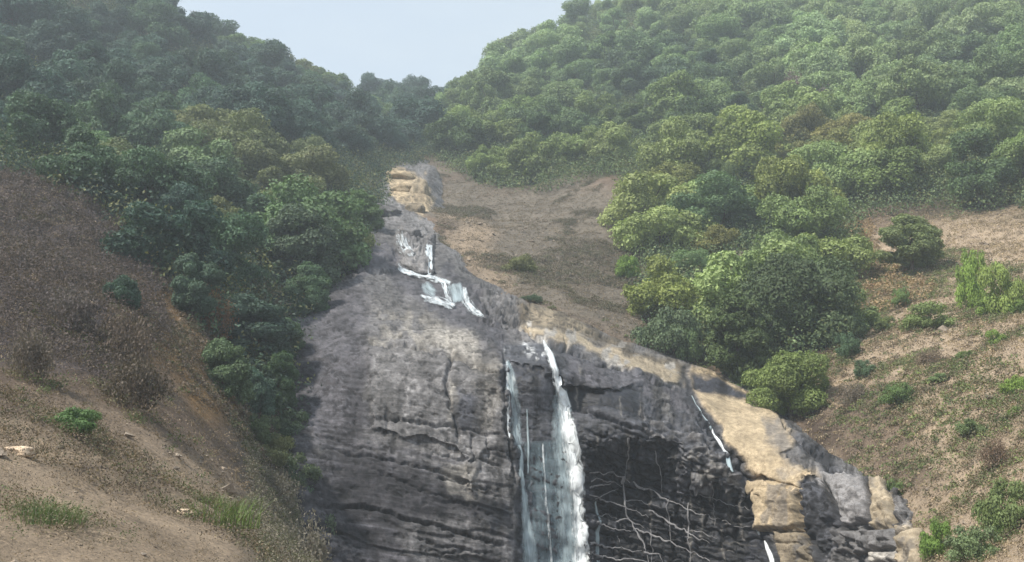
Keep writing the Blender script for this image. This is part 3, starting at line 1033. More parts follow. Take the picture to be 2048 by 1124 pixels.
# upper cascades
stream('cascade', [(800, 458, 6.7), (799, 475, 10.1), (806, 490, 15.7), (818, 503, 11.2), (828, 512, 4.5)], M_CASC, 0.16,
       'white splash spreading over left side of the upper rock knob', 'cascade', n=16, bulge=0.25, body=0.05)
stream('cascade', [(858, 488, 7.8), (857, 505, 7.8), (858, 530, 5.6), (859, 552, 4.5)], M_CASC, 0.16,
       'short straight white fall down the right side of the upper knob', 'cascade', n=10, bulge=0.15, body=0.25)
stream('cascade', [(800, 530, 3.4), (798, 541, 6.7), (820, 549, 6.7), (850, 554, 7.8), (880, 562, 9.0), (905, 568, 5.6)], M_CASC, 0.16,
       'bent white stream along the shelf under the rock knob', 'cascade', n=10, bulge=0.15, body=0.16)
stream('cascade', [(884, 563, 5.6), (890, 580, 6.7), (897, 597, 6.7), (903, 608, 6.7)], M_CASC, 0.16, 'left of two short white falls below the shelf', 'cascade', n=10, bulge=0.12, body=0.11)
stream('cascade', [(926, 574, 6.7), (930, 592, 9.0), (932, 606, 10.1), (945, 620, 9.0), (958, 630, 6.7), (972, 640, 2.2)], M_CASC, 0.16,
       'right of two short white falls below the shelf, tailing off downhill', 'cascade', n=12, bulge=0.12, body=0.11)
stream('cascade', [(838, 592, 3.4), (852, 598, 9.0), (875, 604, 11.2), (900, 610, 11.2), (912, 616, 5.6)], M_CASC, 0.16,
       'flat white spread of water at the foot of the upper cascade', 'cascade', n=12, bulge=0.15, body=0.11)
stream('cascade', [(848, 568, 9.0), (858, 580, 13.3), (872, 590, 10.1)], M_VEIL, 0.12, 'pale splash on the rock left of the two short falls', 'cascade', n=12, bulge=0.1, body=0.36)
stream('cascade', [(908, 566, 15.7), (914, 585, 18.9), (918, 606, 13.3)], M_VEIL, 0.1, 'grey green sheet of water between the two short falls', 'cascade', n=14, bulge=0.06, body=0.4)
# right rivulets
stream('rivulet', [(1384, 792, 1.5), (1396, 815, 2), (1410, 838, 2), (1424, 858, 2.5)], M_VEIL, 0.12, 'thin trickle at the top of the groove beside the beige slab', 'rivulet', n=7, body=0.5)
stream('rivulet', [(1424, 856, 2), (1433, 876, 4.5), (1443, 896, 5.5), (1452, 914, 6)], M_FOAM, 0.12, 'white rivulet in the groove beside the upper beige slab', 'rivulet', n=8, body=0.4)
stream('rivulet', [(1449, 914, 5), (1456, 930, 5), (1465, 946, 2)], M_VEIL, 0.12, 'faint lower end of the rivulet beside the beige slab', 'rivulet', n=8, body=0.9)
stream('rivulet', [(1511, 986, 3), (1511, 1020, 4), (1512, 1050, 4.5), (1513, 1074, 3)], M_FOAM, 0.12, 'straight white rivulet along the edge of the square beige block', 'rivulet', n=8, body=0.4)
stream('rivulet', [(1527, 1080, 2), (1534, 1095, 4), (1540, 1110, 5), (1546, 1135, 5)], M_FOAM, 0.12, 'slanting white rivulet at the bottom below the square block', 'rivulet', n=8, body=0.4)


# ------------------------------------------------------------------ separate blocks and boulders
def block(name, poly, lift, rgb, label, cat='stone block', soft=3.5, seed=1, name_wet=0.0):
    poly = np.array(poly, float)
    lo, hi = poly.min(0) - 10, poly.max(0) + 10
    a, b = np.arange(lo[0], hi[0], 1.6), np.arange(lo[1], hi[1], 1.6)
    Aa, Bb = np.meshgrid(a, b)
    q = np.stack([Aa, Bb], -1)
    qw = q + np.stack([fbm(q / 16, 3, seed), fbm(q / 16, 3, seed + 5)], -1) * 4
    sd = poly_sd(qw, poly)
    base = rock_at(Aa, Bb)
    rise = lift * sstep(sd, -5, soft) ** 0.7 - 0.5 * sstep(-sd, 2, 9)
    rise = rise + fbm(base * 1.1, 4, seed + 9) * 0.06 + fbm(base * 3.2, 3, seed + 12) * 0.04
    V = rock_at(Aa, Bb, rise)
    kp = sd > -8
    idx = np.arange(Aa.size).reshape(Aa.shape)
    fk = kp[:-1, :-1] & kp[1:, :-1] & kp[:-1, 1:] & kp[1:, 1:]
    F = np.stack([idx[:-1, :-1][fk], idx[1:, :-1][fk], idx[1:, 1:][fk], idx[:-1, 1:][fk]], 1)
    us = np.unique(F)
    rm = np.full(Aa.size, -1)
    rm[us] = np.arange(len(us))
    me = mesh_np(name, V.reshape(-1, 3)[us], rm[F])
    k = (1 + 0.35 * fbm(base * 0.9, 4, seed + 21))[..., None]
    st = sstep(fbm(base * np.array([1.6, 1.6, 0.5]), 4, seed + 30), 0.05, 0.5)[..., None] * 0.6
    al = np.asarray(rgb) * k * (1 - st) + C_GREY * 0.8 * st
    cattr(me, 'albedo', al.reshape(-1, 3)[us])
    fattr(me, 'wet', np.zeros(len(us)) + name_wet)
    return tag(link(name, me, M_ROCK), label, cat)


block('stone_block', [(1512, 960), (1552, 966), (1596, 980), (1598, 1056), (1556, 1060), (1516, 1056)], 0.45, C_BEIGE * 0.86,
      'square beige block under the long beige slab, beside the white rivulet', seed=3)
block('stone_block', [(1650, 952), (1700, 955), (1733, 968), (1742, 1000), (1744, 1046), (1700, 1050), (1680, 1010)], 0.4, C_GREY * 1.75,
      'large pale grey cracked block right of the dark cleft', seed=11)
block('stone_block', [(1742, 966), (1770, 975), (1788, 1010), (1786, 1058), (1758, 1060), (1752, 1020)], 0.4, C_WARM * 1.0,
      'upright tan block at the end of the row, against the dry slope', seed=19)
block('stone_block', [(1668, 1064), (1745, 1062), (1750, 1095), (1715, 1110), (1690, 1100)], 0.35, C_GREY * 1.1,
      'dark grey low block below the pale cracked block', seed=27)
block('stone_block', [(1754, 1066), (1795, 1062), (1800, 1096), (1762, 1102)], 0.35, C_GREY * 1.3,
      'small grey block below the upright tan block', seed=33)
block('stone_block', [(1802, 1062), (1836, 1072), (1848, 1135), (1812, 1135)], 0.35, C_WARM * 1.05,
      'tan outermost block at the foot of the dry slope', seed=39)
block('stone_block', [(1752, 1108), (1798, 1104), (1806, 1122), (1756, 1132)], 0.35, C_PALE * 2.0,
      'flat whitish stone at the bottom edge below the small grey block', seed=45)
block('stone_block', [(1548, 1066), (1604, 1066), (1632, 1140), (1566, 1140)], 0.25, C_WARM * 0.6,
      'dull brown slab below the square beige block', seed=51)
block('stone_block', [(730, 492), (786, 494), (788, 522), (732, 524)], 0.35, C_PURP * 1.3,
      'flat dark block left of the upper rock knob', seed=57)


def boulder(px, py, half_w, half_h, rgb, label, seed, ground_=False, depth=0.9, tilt=0.0):
    c = cast(px, py) if ground_ else rock_at(px, py)
    s = c[1] / FPX
    u = np.linspace(0, 2 * math.pi, 49)[:-1]
    v = np.linspace(0, math.pi, 25)
    U, Vv = np.meshgrid(u, v)
    d = np.stack([np.cos(U) * np.sin(Vv), np.sin(U) * np.sin(Vv), np.cos(Vv)], -1)
    d = np.sign(d) * np.abs(d) ** 0.8
    r = 1 + 0.22 * fbm(d * 1.4 + seed, 3, seed) + 0.08 * fbm(d * 5 + seed, 3, seed + 3)
    P = d * r[..., None] * np.array([half_w * s, half_w * s * depth, half_h * s])
    ct, st = math.cos(tilt), math.sin(tilt)
    P = np.stack([P[..., 0] * ct - P[..., 2] * st, P[..., 1], P[..., 0] * st + P[..., 2] * ct], -1)
    n = len(u)
    idx = np.arange(P[..., 0].size).reshape(P.shape[:2])
    nx = np.roll(idx, -1, 1)
    F = np.stack([idx[:-1].ravel(), idx[1:].ravel(), nx[1:].ravel(), nx[:-1].ravel()], 1)
    me = mesh_np('boulder', P.reshape(-1, 3), F)
    k = (1 + 0.3 * fbm(d * 3 + seed, 4, seed + 7))[..., None]
    cattr(me, 'albedo', (np.asarray(rgb) * k).reshape(-1, 3))
    fattr(me, 'wet', np.zeros(idx.size))
    o = link('boulder', me, M_ROCK)
    o.location = c
    return tag(o, label, 'boulder')


boulder(803, 354, 31, 13, C_BEIGE * 0.95, 'flat topped tan boulder topmost in the gully head', 3, tilt=-0.15)
boulder(804, 380, 22, 13, C_BEIGE * 0.85, 'small orange tan boulder beneath the flat topped one', 8)
boulder(839, 384, 21, 32, C_WARM * 0.95, 'tall tan boulder leaning beside the flat topped one', 14)
boulder(832, 420, 20, 16, C_WARM * 0.65, 'dull tan boulder below the tall tan one', 18)
boulder(860, 480, 12, 14, C_GREY * 1.4, 'small grey round boulder at head of the straight upper fall', 22)
boulder(822, 468, 22, 16, C_GREY * 1.3, 'grey boulder capping the upper rock knob beside the splash', 27)
boulder(772, 430, 30, 20, C_GREY * 1.0, 'low grey boulder in the mist below the tan boulders', 30)
boulder(38, 915, 26, 12, S_TAN * 1.6, 'pale tan stone half buried in the near left slope', 35, True)
boulder(368, 1032, 22, 9, S_TAN * 1.6, 'pale flat stone in dry grass at lower left', 41, True)
boulder(172, 622, 20, 5, S_TAN * 1.7, 'long pale stone among purple brown scrub on the left slope', 47, True)
boulder(1550, 540, 0.1, 0.1, C_GREY, 'x', 1) if False else None

# ------------------------------------------------------------------ roots hanging on the wet face
root_plant = empty('creeping_root', rock_at(1250, 1000))
tag(root_plant, 'tangle of pale bare roots creeping over the black hollow beside the waterfall', 'roots')
ROOTS = [([(1244, 950), (1250, 985), (1251, 1030), (1270, 1058), (1288, 1088), (1299, 1135)], 3.4),
         ([(1172, 948), (1205, 950), (1226, 944), (1246, 956), (1262, 962)], 2.2), ([(1178, 974), (1200, 970), (1222, 966)], 2.4),
         ([(1180, 990), (1225, 1006), (1262, 1018), (1300, 1034)], 2.0), ([(1300, 1022), (1335, 1042), (1372, 1062), (1420, 1088)], 3.0),
         ([(1178, 1042), (1222, 1058), (1262, 1064)], 2.6), ([(1180, 1082), (1236, 1098), (1284, 1104)], 2.6),
         ([(1264, 966), (1300, 982), (1345, 1004), (1392, 1026), (1440, 1040)], 2.6),
         ([(1230, 1044), (1250, 1036), (1275, 1046), (1288, 1056)], 2.2), ([(1180, 1106), (1240, 1120), (1296, 1124), (1330, 1132)], 2.4),
         ([(1266, 1058), (1310, 1072), (1352, 1092), (1420, 1120)], 3.0), ([(1290, 1104), (1318, 1108), (1326, 1128)], 2.2),
         ([(1192, 1000), (1215, 985), (1236, 978)], 1.6), ([(1235, 1070), (1238, 1088)], 1.4), ([(1180, 958), (1225, 962), (1246, 978)], 1.4),
         ([(1252, 1000), (1282, 1002), (1322, 1018)], 1.4), ([(1335, 1000), (1338, 1050), (1342, 1090)], 1.4),
         ([(1376, 1005), (1377, 1060), (1380, 1130)], 2.0),
         ([(1392, 985), (1430, 1000), (1470, 1012), (1500, 1020)], 1.6), ([(1440, 1040), (1470, 1052), (1502, 1056)], 1.4),
         ([(1372, 1062), (1400, 1064), (1436, 1078)], 1.4), ([(1420, 960), (1426, 1000), (1430, 1050)], 1.3), ([(1310, 905), (1320, 950), (1326, 985)], 1.6),
         ([(1256, 870), (1258, 910), (1252, 955)], 2.2), ([(1190, 1030), (1215, 1030), (1236, 1040)], 1.3), ([(1300, 1060), (1306, 1100), (1302, 1130)], 1.4)]
for k, (pts, w) in enumerate(ROOTS):
    p = np.array(pts, float)
    L = np.concatenate([[0], np.cumsum(np.linalg.norm(np.diff(p, axis=0), axis=1))])
    s = np.linspace(0, L[-1], max(8, int(L[-1] / 4)))
    a, b = np.interp(s, L, p[:, 0]), np.interp(s, L, p[:, 1])
    wb = fbm(np.stack([s / 16, s * 0 + k * 7.1], 1), 3, 300 + k)
    wc = fbm(np.stack([s / 11, s * 0 + k * 3.7], 1), 3, 340 + k)
    P = rock_at(a + wb * 3, b + wc * 4, 0.14 + 0.1 * np.abs(wb), True)
    P[:, 1] = np.convolve(np.pad(P[:, 1], 2, 'edge'), np.ones(5) / 5, 'valid')
    rad = (w * 0.66) * P[:, 1].mean() / FPX * np.linspace(1.2, 0.35, len(s)) * (1 + 0.6 * wc)
    v, f = tube(P, np.maximum(rad, 0.012), 6)
    o = link('root', mesh_np('root', v - np.array(root_plant.location), f), M_ROOT, root_plant)


# ------------------------------------------------------------------ plants
def leaves(pos, nrm, size, r, aspect=1.7):
    n = len(pos)
    t = r.normal(size=(n, 3))
    t -= nrm * (t * nrm).sum(1, keepdims=True)
    t /= np.linalg.norm(t, axis=1, keepdims=True) + 1e-9
    b = np.cross(nrm, t)
    sz = (np.asarray(size) * r.uniform(0.6, 1.35, n))[:, None]
    c = nrm * sz * 0.18
    V = np.stack([pos - t * sz, pos - b * sz / aspect + c, pos + t * sz, pos + b * sz / aspect + c], 1).reshape(-1, 3)
    F = np.arange(4 * n).reshape(n, 4)
    return V, F


def unit(v):
    return v / (np.linalg.norm(v, axis=-1, keepdims=True) + 1e-9)


def make_crown(seed, R, H, z0, nl, n, leaf, up=0.25, loose=0.0, droop=0.0, lobe=(0.26, 0.44)):
    r = np.random.default_rng(seed)
    ang = np.arange(nl) * 2.399 + r.uniform(0, .8, nl)
    rad = np.sqrt((np.arange(nl) + 0.5) / nl) * 0.78
    hgt = np.sqrt(np.clip(1 - rad ** 2, 0, 1)) * r.uniform(0.08, 1.0, nl)
    asym = 1 + 0.3 * np.cos(ang + r.uniform(0, 6)) * r.uniform(0, 1)
    C = np.stack([np.cos(ang) * rad * R * asym, np.sin(ang) * rad * R * asym, z0 + H * (0.1 + 0.72 * hgt)], 1)
    LR = R * r.uniform(lobe[0], lobe[1], nl)
    pl = LR ** 2 / (LR ** 2).sum()
    k = r.choice(nl, n, p=pl)
    d = unit(r.normal(size=(n, 3)) + np.array([0, 0, up]))
    bump_ = 1 + 0.32 * fbm(d * 2.2 + C[k], 3, seed)
    sh = 1 - np.abs(r.normal(0, 0.14 + loose, n))
    pos = C[k] + d * (LR[k] * bump_ * sh)[:, None] * np.array([1, 1, 0.78])
    inside = np.zeros(n, bool)
    for j in range(nl):
        dd = (pos - C[j]) / np.array([1, 1, 0.78])
        inside |= (np.linalg.norm(dd, axis=1) < LR[j] * 0.72) & (k != j)
    ok_ = ~inside | (r.uniform(size=n) < 0.12)
    pos, d, k = pos[ok_], d[ok_], k[ok_]
    pos[:, 2] -= droop * np.linalg.norm(pos[:, :2], axis=1) ** 2 / R
    nrm = unit(d + r.normal(0, 0.55, d.shape) + np.array([0, 0, 0.15]))
    V, F = leaves(pos, nrm, leaf, r)
    lt = r.uniform(-.22, .22, nl)
    tint = np.clip(0.5 + lt[k] + r.normal(0, 0.17, len(pos)), 0, 1)
    me = mesh_np('crown', V, F, False)
    fattr(me, 'tint', np.repeat(tint, 4))
    me.materials.append(M_LEAF)
    return me, C


def make_trunk(seed, C, z0, rad, name='trunk', mat=None):
    r = np.random.default_rng(seed)
    top = np.array([C[:, 0].mean(), C[:, 1].mean(), C[:, 2].mean()])
    pts = [np.array([0, 0, -1.0]), np.array([0, 0, 0.0]), top * 0.45 + r.normal(0, .12, 3), top]
    parts = [tube(pts, [rad * 1.4, rad * 1.15, rad * 0.8, rad * 0.3], 8)]
    for j in r.choice(len(C), min(len(C), 7), replace=False):
        st = pts[1] * 0.3 + pts[2] * 0.7 if j % 2 else pts[2] * 0.7 + pts[3] * 0.3
        mid = st * 0.5 + C[j] * 0.5 + r.normal(0, .15, 3)
        parts.append(tube([st, mid, C[j]], [rad * .5, rad * .32, rad * .1], 6))
    v, f = join(parts)
    me = mesh_np(name, v, f)
    me.materials.append(mat or M_BARK)
    return me


PROTO = {}


def proto(key, cname, sname, **kw):
    crown, C = make_crown(**kw['crown'])
    trunk = make_trunk(kw['crown']['seed'] + 1, C, kw['crown']['z0'], kw['rad'])
    PROTO.setdefault(key, []).append((cname, crown, sname, trunk))


for s_ in range(5):      # far forest crowns, unit about 9 m tall
    proto('dense', 'crown', 'trunk', rad=0.22, crown=dict(seed=100 + s_, R=4.6, H=7.2, z0=0.3, nl=26, n=22000, leaf=0.155, lobe=(.18, .38), loose=.1))
for s_ in range(3):
    proto('spreading', 'crown', 'trunk', rad=0.2, crown=dict(seed=200 + s_, R=5.2, H=6.0, z0=0.6, nl=28, n=22000, leaf=0.15, droop=0.10, up=.5, lobe=(.16, .36), loose=.12))
for s_ in range(2):
    proto('tall', 'crown', 'trunk', rad=0.2, crown=dict(seed=300 + s_, R=3.6, H=9.0, z0=0.4, nl=26, n=20000, leaf=0.15, lobe=(.22, .46), loose=.1))
for s_ in range(3):      # nearer trees with finer leaves
    proto('near', 'crown', 'trunk', rad=0.2, crown=dict(seed=400 + s_, R=4.4, H=6.8, z0=0.2, nl=34, n=42000, leaf=0.11, lobe=(.2, .36)))
for s_ in range(3):
    proto('nearcolumn', 'crown', 'trunk', rad=0.16, crown=dict(seed=450 + s_, R=2.7, H=8.2, z0=0.1, nl=36, n=40000, leaf=0.12, lobe=(.22, .42), loose=.08))
for s_ in range(4):      # shrubs, unit about 2.5 m
    proto('shrub', 'foliage', 'stem', rad=0.05, crown=dict(seed=500 + s_, R=1.5, H=2.0, z0=0.02, nl=18, n=9000, leaf=0.075, loose=.08, lobe=(.22, .4)))
for s_ in range(2):
    proto('loose', 'foliage', 'stem', rad=0.04, crown=dict(seed=600 + s_, R=1.5, H=2.0, z0=0.0, nl=26, n=7500, leaf=0.06, loose=.25, lobe=(.16, .32)))


def make_tuft(seed, nb, hgt, spread, wid):
    r = np.random.default_rng(seed)
    V, F, T = [], [], []
    for i in range(nb):
        a = r.uniform(0, 6.283)
        q = np.array([math.cos(a), math.sin(a), 0]) * spread * math.sqrt(r.uniform()) * 0.6
        lean = np.array([math.cos(a + r.normal(0, 1.2)), math.sin(a + r.normal(0, 1.2)), 0]) * r.uniform(.2, 1.3)
        hh = hgt * r.uniform(.45, 1.1)
        side = np.array([-lean[1], lean[0], 0]) / (np.linalg.norm(lean) + 1e-6) * wid
        for j in range(4):
            t = j / 3
            c = q + lean * hh * t * t * 0.7 + np.array([0, 0, hh * (t - 0.25 * t * t)])
            w = (1 - t) * 0.9 + 0.1
            V += [c - side * w, c + side * w]
        o = len(V) - 8
        for j in range(3):
            F.append((o + 2 * j, o + 2 * j + 1, o + 2 * j + 3, o + 2 * j + 2))
        T += [r.uniform(.2, .8)] * 8
    me = mesh_np('blades', np.array(V), np.array(F), False)
    fattr(me, 'tint', T)
    me.materials.append(M_LEAF)
    return me


TUFT = [make_tuft(1, 170, 0.75, 1.1, 0.009), make_tuft(2, 150, 0.6, 1.2, 0.009)]


def make_dry(seed, R, n_twig, leafy):
    """bare branching scrub: a mesh of twigs and a mesh of dead leaves"""
    r = np.random.default_rng(seed)
    parts, tips = [], []
    def grow(p, d, L, rad, dep):
        q = p + d * L * 0.5 + r.normal(0, .08, 3) * L
        e = p + d * L + r.normal(0, .14, 3) * L
        parts.append(tube([p, q, e], [rad, rad * .8, rad * .55], 4))
        tips.append(e)
        if dep:
            for _ in range(3):
                grow(e if r.uniform() < .6 else q, unit(d + r.normal(0, .55, 3) + np.array([0, 0, .1])), L * .68, rad * .55, dep - 1)
    for i in range(n_twig):
        a = r.uniform(0, 6.283)
        grow(np.array([math.cos(a) * .15, math.sin(a) * .15, -0.1]), unit(np.array([math.cos(a) * .8, math.sin(a) * .8, r.uniform(.6, 1.4)])), R * .42, .022, 3)
    v, f = join(parts)
    tw = mesh_np('twigs', v, f)
    tw.materials.append(M_TWIG)
    tips = np.array(tips)
    k = r.choice(len(tips), leafy)
    pos = tips[k] + r.normal(0, .14 * R, (leafy, 3))
    pos[:, 2] = np.maximum(pos[:, 2], .03)
    V, F = leaves(pos, unit(r.normal(size=(leafy, 3)) + np.array([0, 0, .4])), .06, r)
    lf = mesh_np('dead_leaves', V, F, False)
    fattr(lf, 'tint', np.repeat(np.clip(r.normal(.5, .2, leafy), 0, 1), 4))
    lf.materials.append(M_LEAF)
    return ('dead_leaves', lf, 'twigs', tw)


PROTO['dry'] = [make_dry(700 + i, 1.5, 7, 2600) for i in range(3)]
PLANTS = []


def plant(name, key, loc, sxy, sz, rgb, label, cat, group=None, rot=None, var=None):
    e = empty(name, loc)
    e.rotation_euler = (0, 0, random.uniform(0, 6.283) if rot is None else rot)
    an = random.uniform(.84, 1.19)
    e.scale = (sxy * an, sxy / an, sz)
    e.rotation_euler.x, e.rotation_euler.y = random.gauss(0, .05), random.gauss(0, .05)
    cn, cm, sn, sm = PROTO[key][random.randrange(len(PROTO[key])) if var is None else var]
    j = random.uniform(.88, 1.12) * (1.45 if key in ('shrub', 'loose', 'near', 'nearcolumn') else 1)
    c = link(cn, cm, None, e)
    c.color = (rgb[0] * j * random.uniform(.92, 1.08), rgb[1] * j, rgb[2] * j * random.uniform(.92, 1.08), 1)
    t = link(sn, sm, None, e)
    tag(e, label, cat, group)
    PLANTS.append(e)
    return e


UNIT = {'dense': (4.7, 8.0), 'spreading': (5.3, 7.0), 'tall': (3.7, 9.8), 'near': (4.5, 7.0), 'nearcolumn': (2.9, 8.6), 'shrub': (1.6, 2.3), 'loose': (1.6, 2.3), 'dry': (1.5, 1.6)}
T_DARK, T_DEEP, T_MID = (0.05, 0.084, 0.058), (0.068, 0.108, 0.056), (0.12, 0.17, 0.072)
T_PALE, T_YEL, T_OLIVE = (0.17, 0.225, 0.105), (0.2, 0.26, 0.07), (0.145, 0.155, 0.065)
T_BRIGHT, T_DRY, T_PDRY, T_RUST = (0.13, 0.2, 0.045), (0.2, 0.145, 0.095), (0.13, 0.098, 0.092), (0.21, 0.125, 0.06)


def put(name, key, x0, x1, top, base, rgb, label, cat, var=None, wide=1.0):
    """one plant that stands on the ground at (middle, base) and reaches up to `top`"""
    p = cast((x0 + x1) / 2, base)
    q = ray((x0 + x1) / 2, top) * p[1]
    hgt = max(0.3, q[2] - p[2])
    wid = (x1 - x0) * p[1] / FPX * 0.98 / 2
    if key == 'near' and (hgt / UNIT['near'][1]) / (wid / UNIT['near'][0]) > 1.35:
        key, var = 'nearcolumn', None
    u = UNIT[key]
    p[2] -= 0.08
    return plant(name, key, p, wid / u[0] * wide, hgt / u[1], rgb, label, cat, var=var)


# single trees and shrubs that the photograph tells apart
put('leafy_tree', 'near', 425, 592, 555, 722, T_DARK, 'dark dense tree in the gully against left edge of the rock', 'tree', 0)
put('leafy_tree', 'near', 402, 508, 636, 806, T_DEEP, 'dark green tree at the edge of the orange brown slope', 'tree', 1)
put('leafy_tree', 'near', 505, 596, 680, 838, (0.05, 0.085, 0.035), 'slim bushy tree with bare stem beside rock face', 'tree', 2)
put('leafy_tree', 'near', 470, 560, 700, 840, T_DARK, 'dark tree between the slope-edge tree and slim bushy tree', 'tree', 2)
put('leafy_tree', 'near', 520, 610, 610, 740, T_DEEP, 'deep green tree touching the left rock edge above the slim bushy tree', 'tree', 1)
put('leafy_tree', 'near', 330, 440, 470, 640, T_DARK, 'dark tree at the lower tip of left hill wood', 'tree', 0)
put('leafy_tree', 'near', 560, 665, 500, 640, T_DEEP, 'deep green tree below the rounded grey green one', 'tree', 2)
put('leafy_tree', 'near', 520, 690, 366, 575, (0.062, 0.092, 0.052), 'rounded grey green tree left of the rock shoulder', 'tree', 1)
put('leafy_tree', 'near', 672, 764, 368, 470, T_MID, 'small tree leaning over the misty boulders', 'tree', 0)
put('leafy_tree', 'near', 1470, 1702, 478, 706, (0.05, 0.075, 0.033), 'big dark green tree above the bright bushes right of the rock', 'tree', 2, 1.05)
put('leafy_tree', 'near', 1390, 1560, 560, 770, (0.075, 0.1, 0.04), 'olive bushy tree between dark tree and pale shrubs', 'tree', 0)
put('leafy_tree', 'near', 1336, 1436, 486, 574, T_MID, 'round green tree on the lower edge of right hand wood', 'tree', 1)
put('leafy_tree', 'near', 1758, 1892, 408, 556, (0.13, 0.17, 0.07), 'broad light green tree alone above the dry straw slope', 'tree', 0)
put('leafy_tree', 'near', 1320, 1560, 350, 480, (0.085, 0.125, 0.055), 'wide pale green tree in front of the right hand wood', 'tree', 2)
put('leafy_tree', 'dense', 1400, 1475, 305, 385, (0.11, 0.15, 0.055), 'round topped yellowish tree standing out of the right hand wood', 'tree', 1)
put('green_shrub', 'near', 1485, 1680, 680, 826, (0.115, 0.16, 0.045), 'large bright green shrub overhanging the beige slab', 'shrub', 1)
put('green_shrub', 'loose', 1530, 1600, 765, 822, T_BRIGHT, 'small yellow green shrub in front of the large bright one', 'shrub', 1)
put('green_shrub', 'loose', 1420, 1520, 690, 790, (0.08, 0.115, 0.04), 'olive shrub left of the large bright one', 'shrub', 0)
put('green_shrub', 'loose', 1262, 1395, 576, 704, (0.085, 0.12, 0.06), 'sparse grey green shrub above the brown slab', 'shrub', 0, 1.1)
put('green_shrub', 'loose', 1340, 1420, 610, 720, (0.075, 0.11, 0.05), 'thin green shrub between sparse shrub and olive tree', 'shrub', 1)
put('green_shrub', 'shrub', 1230, 1288, 500, 566, T_BRIGHT, 'small yellow green shrub alone at edge of the grey brown slope', 'shrub', 2)
put('green_shrub', 'loose', 1234, 1268, 396, 456, T_MID, 'narrow upright shrub at the top of the grey brown slope', 'shrub', 0)
put('green_shrub', 'loose', 1668, 1732, 636, 716, T_DEEP, 'dark low shrub at right foot of the big tree', 'shrub', 1)
put('green_shrub', 'loose', 1906, 1978, 448, 620, (0.16, 0.22, 0.05), 'tall lime green shrub on the right dry slope', 'shrub', 1)
put('green_shrub', 'loose', 1968, 2060, 474, 640, (0.15, 0.21, 0.055), 'open lime shrub cut by right edge of the picture', 'shrub', 0)
put('green_shrub', 'loose', 1945, 2025, 560, 640, (0.12, 0.18, 0.045), 'low lime shrub in front of the open lime one', 'shrub', 1)
put('green_shrub', 'loose', 1776, 1828, 556, 618, (0.13, 0.19, 0.06), 'small light shrub on the straw slope right of the big tree', 'shrub', 1)
put('green_shrub', 'loose', 1800, 1910, 582, 672, (0.115, 0.16, 0.06), 'wide thin shrub on the straw slope below the lone broad tree', 'shrub', 0)
put('green_shrub', 'loose', 1975, 2016, 640, 690, (0.15, 0.22, 0.06), 'tiny lime shrub below the lime group', 'shrub', 0)
put('green_shrub', 'loose', 1758, 1836, 742, 816, (0.11, 0.16, 0.05), 'lone green shrub in the middle of the brown slope', 'shrub', 1)
put('green_shrub', 'loose', 2000, 2064, 730, 792, (0.15, 0.22, 0.05), 'bright round shrub midway down at right edge', 'shrub', 0)
put('green_shrub', 'loose', 1738, 1825, 916, 996, (0.09, 0.135, 0.05), 'straggling shrub just above the upright tan block', 'shrub', 0)
put('green_shrub', 'loose', 1838, 1912, 1000, 1106, (0.115, 0.17, 0.04), 'bright leafy shrub at the bottom of right slope', 'shrub', 0)
put('green_shrub', 'loose', 1890, 2010, 1012, 1112, (0.12, 0.15, 0.07), 'grassy pale shrub behind the bright leafy one at bottom right', 'shrub', 1)
put('green_shrub', 'loose', 1950, 2070, 906, 1050, (0.105, 0.145, 0.06), 'large thin shrub at lower right edge', 'shrub', 0)
put('green_shrub', 'loose', 1984, 2010, 1000, 1066, (0.075, 0.12, 0.035), 'narrow dark shrub under the large thin one at lower right', 'shrub', 1)
put('green_shrub', 'loose', 1700, 1760, 700, 746, T_DEEP, 'dark trailing plants on bare soil below the big tree', 'shrub', 1)
put('green_shrub', 'shrub', 195, 295, 536, 626, T_DARK, 'dark shrub alone on the purple brown left slope', 'shrub', 1)
put('green_shrub', 'loose', 80, 192, 786, 872, (0.075, 0.13, 0.05), 'low green shrub on the near left slope', 'shrub', 0, 1.1)
put('green_shrub', 'shrub', 130, 190, 805, 852, T_DARK, 'dark small shrub tucked beside low green one on left slope', 'shrub', 2)
put('green_shrub', 'loose', 495, 590, 838, 930, T_OLIVE, 'straggly olive shrub at the foot of the rock', 'shrub', 0)
put('green_shrub', 'loose', 550, 640, 905, 1000, T_DEEP, 'dark weedy shrub at lower left corner of the rock', 'shrub', 1)
put('green_shrub', 'loose', 1000, 1080, 490, 556, T_OLIVE, 'dusky shrub in the hollow of the grey brown slope', 'shrub', 1)
put('green_shrub', 'loose', 1040, 1090, 580, 612, T_DEEP, 'low green plants at the back of the brown ledge', 'shrub', 0)
put('green_shrub', 'loose', 1905, 1960, 690, 730, (0.12, 0.16, 0.06), 'small pale shrub between the bright round one and lime group', 'shrub', 1)
put('green_shrub', 'loose', 1855, 1900, 735, 775, (0.13, 0.17, 0.07), 'small wispy shrub right of the lone mid slope shrub', 'shrub', 0)
put('green_shrub', 'loose', 1905, 1990, 820, 870, (0.11, 0.14, 0.06), 'low spreading shrub on the right slope above the large thin one', 'shrub', 1)
put('green_shrub', 'loose', 2010, 2048, 800, 840, (0.14, 0.2, 0.06), 'small bright shrub below the bright round one at right edge', 'shrub', 0)
put('green_shrub', 'loose', 1745, 1800, 620, 660, (0.12, 0.16, 0.06), 'small shrub on straw slope nearest the big dark tree', 'shrub', 1)
put('green_shrub', 'loose', 2000, 2060, 560, 640, (0.14, 0.2, 0.055), 'lime shrub at right edge below the open lime one', 'shrub', 1)
put('dry_shrub', 'dry', 1680, 1740, 760, 810, (0.16, 0.125, 0.095), 'small brown dead bush right of the large bright shrub', 'dry shrub', 1)
put('dry_shrub', 'dry', 1830, 1890, 690, 735, (0.19, 0.15, 0.11), 'pale dead bush in the middle of the right slope', 'dry shrub', 2)
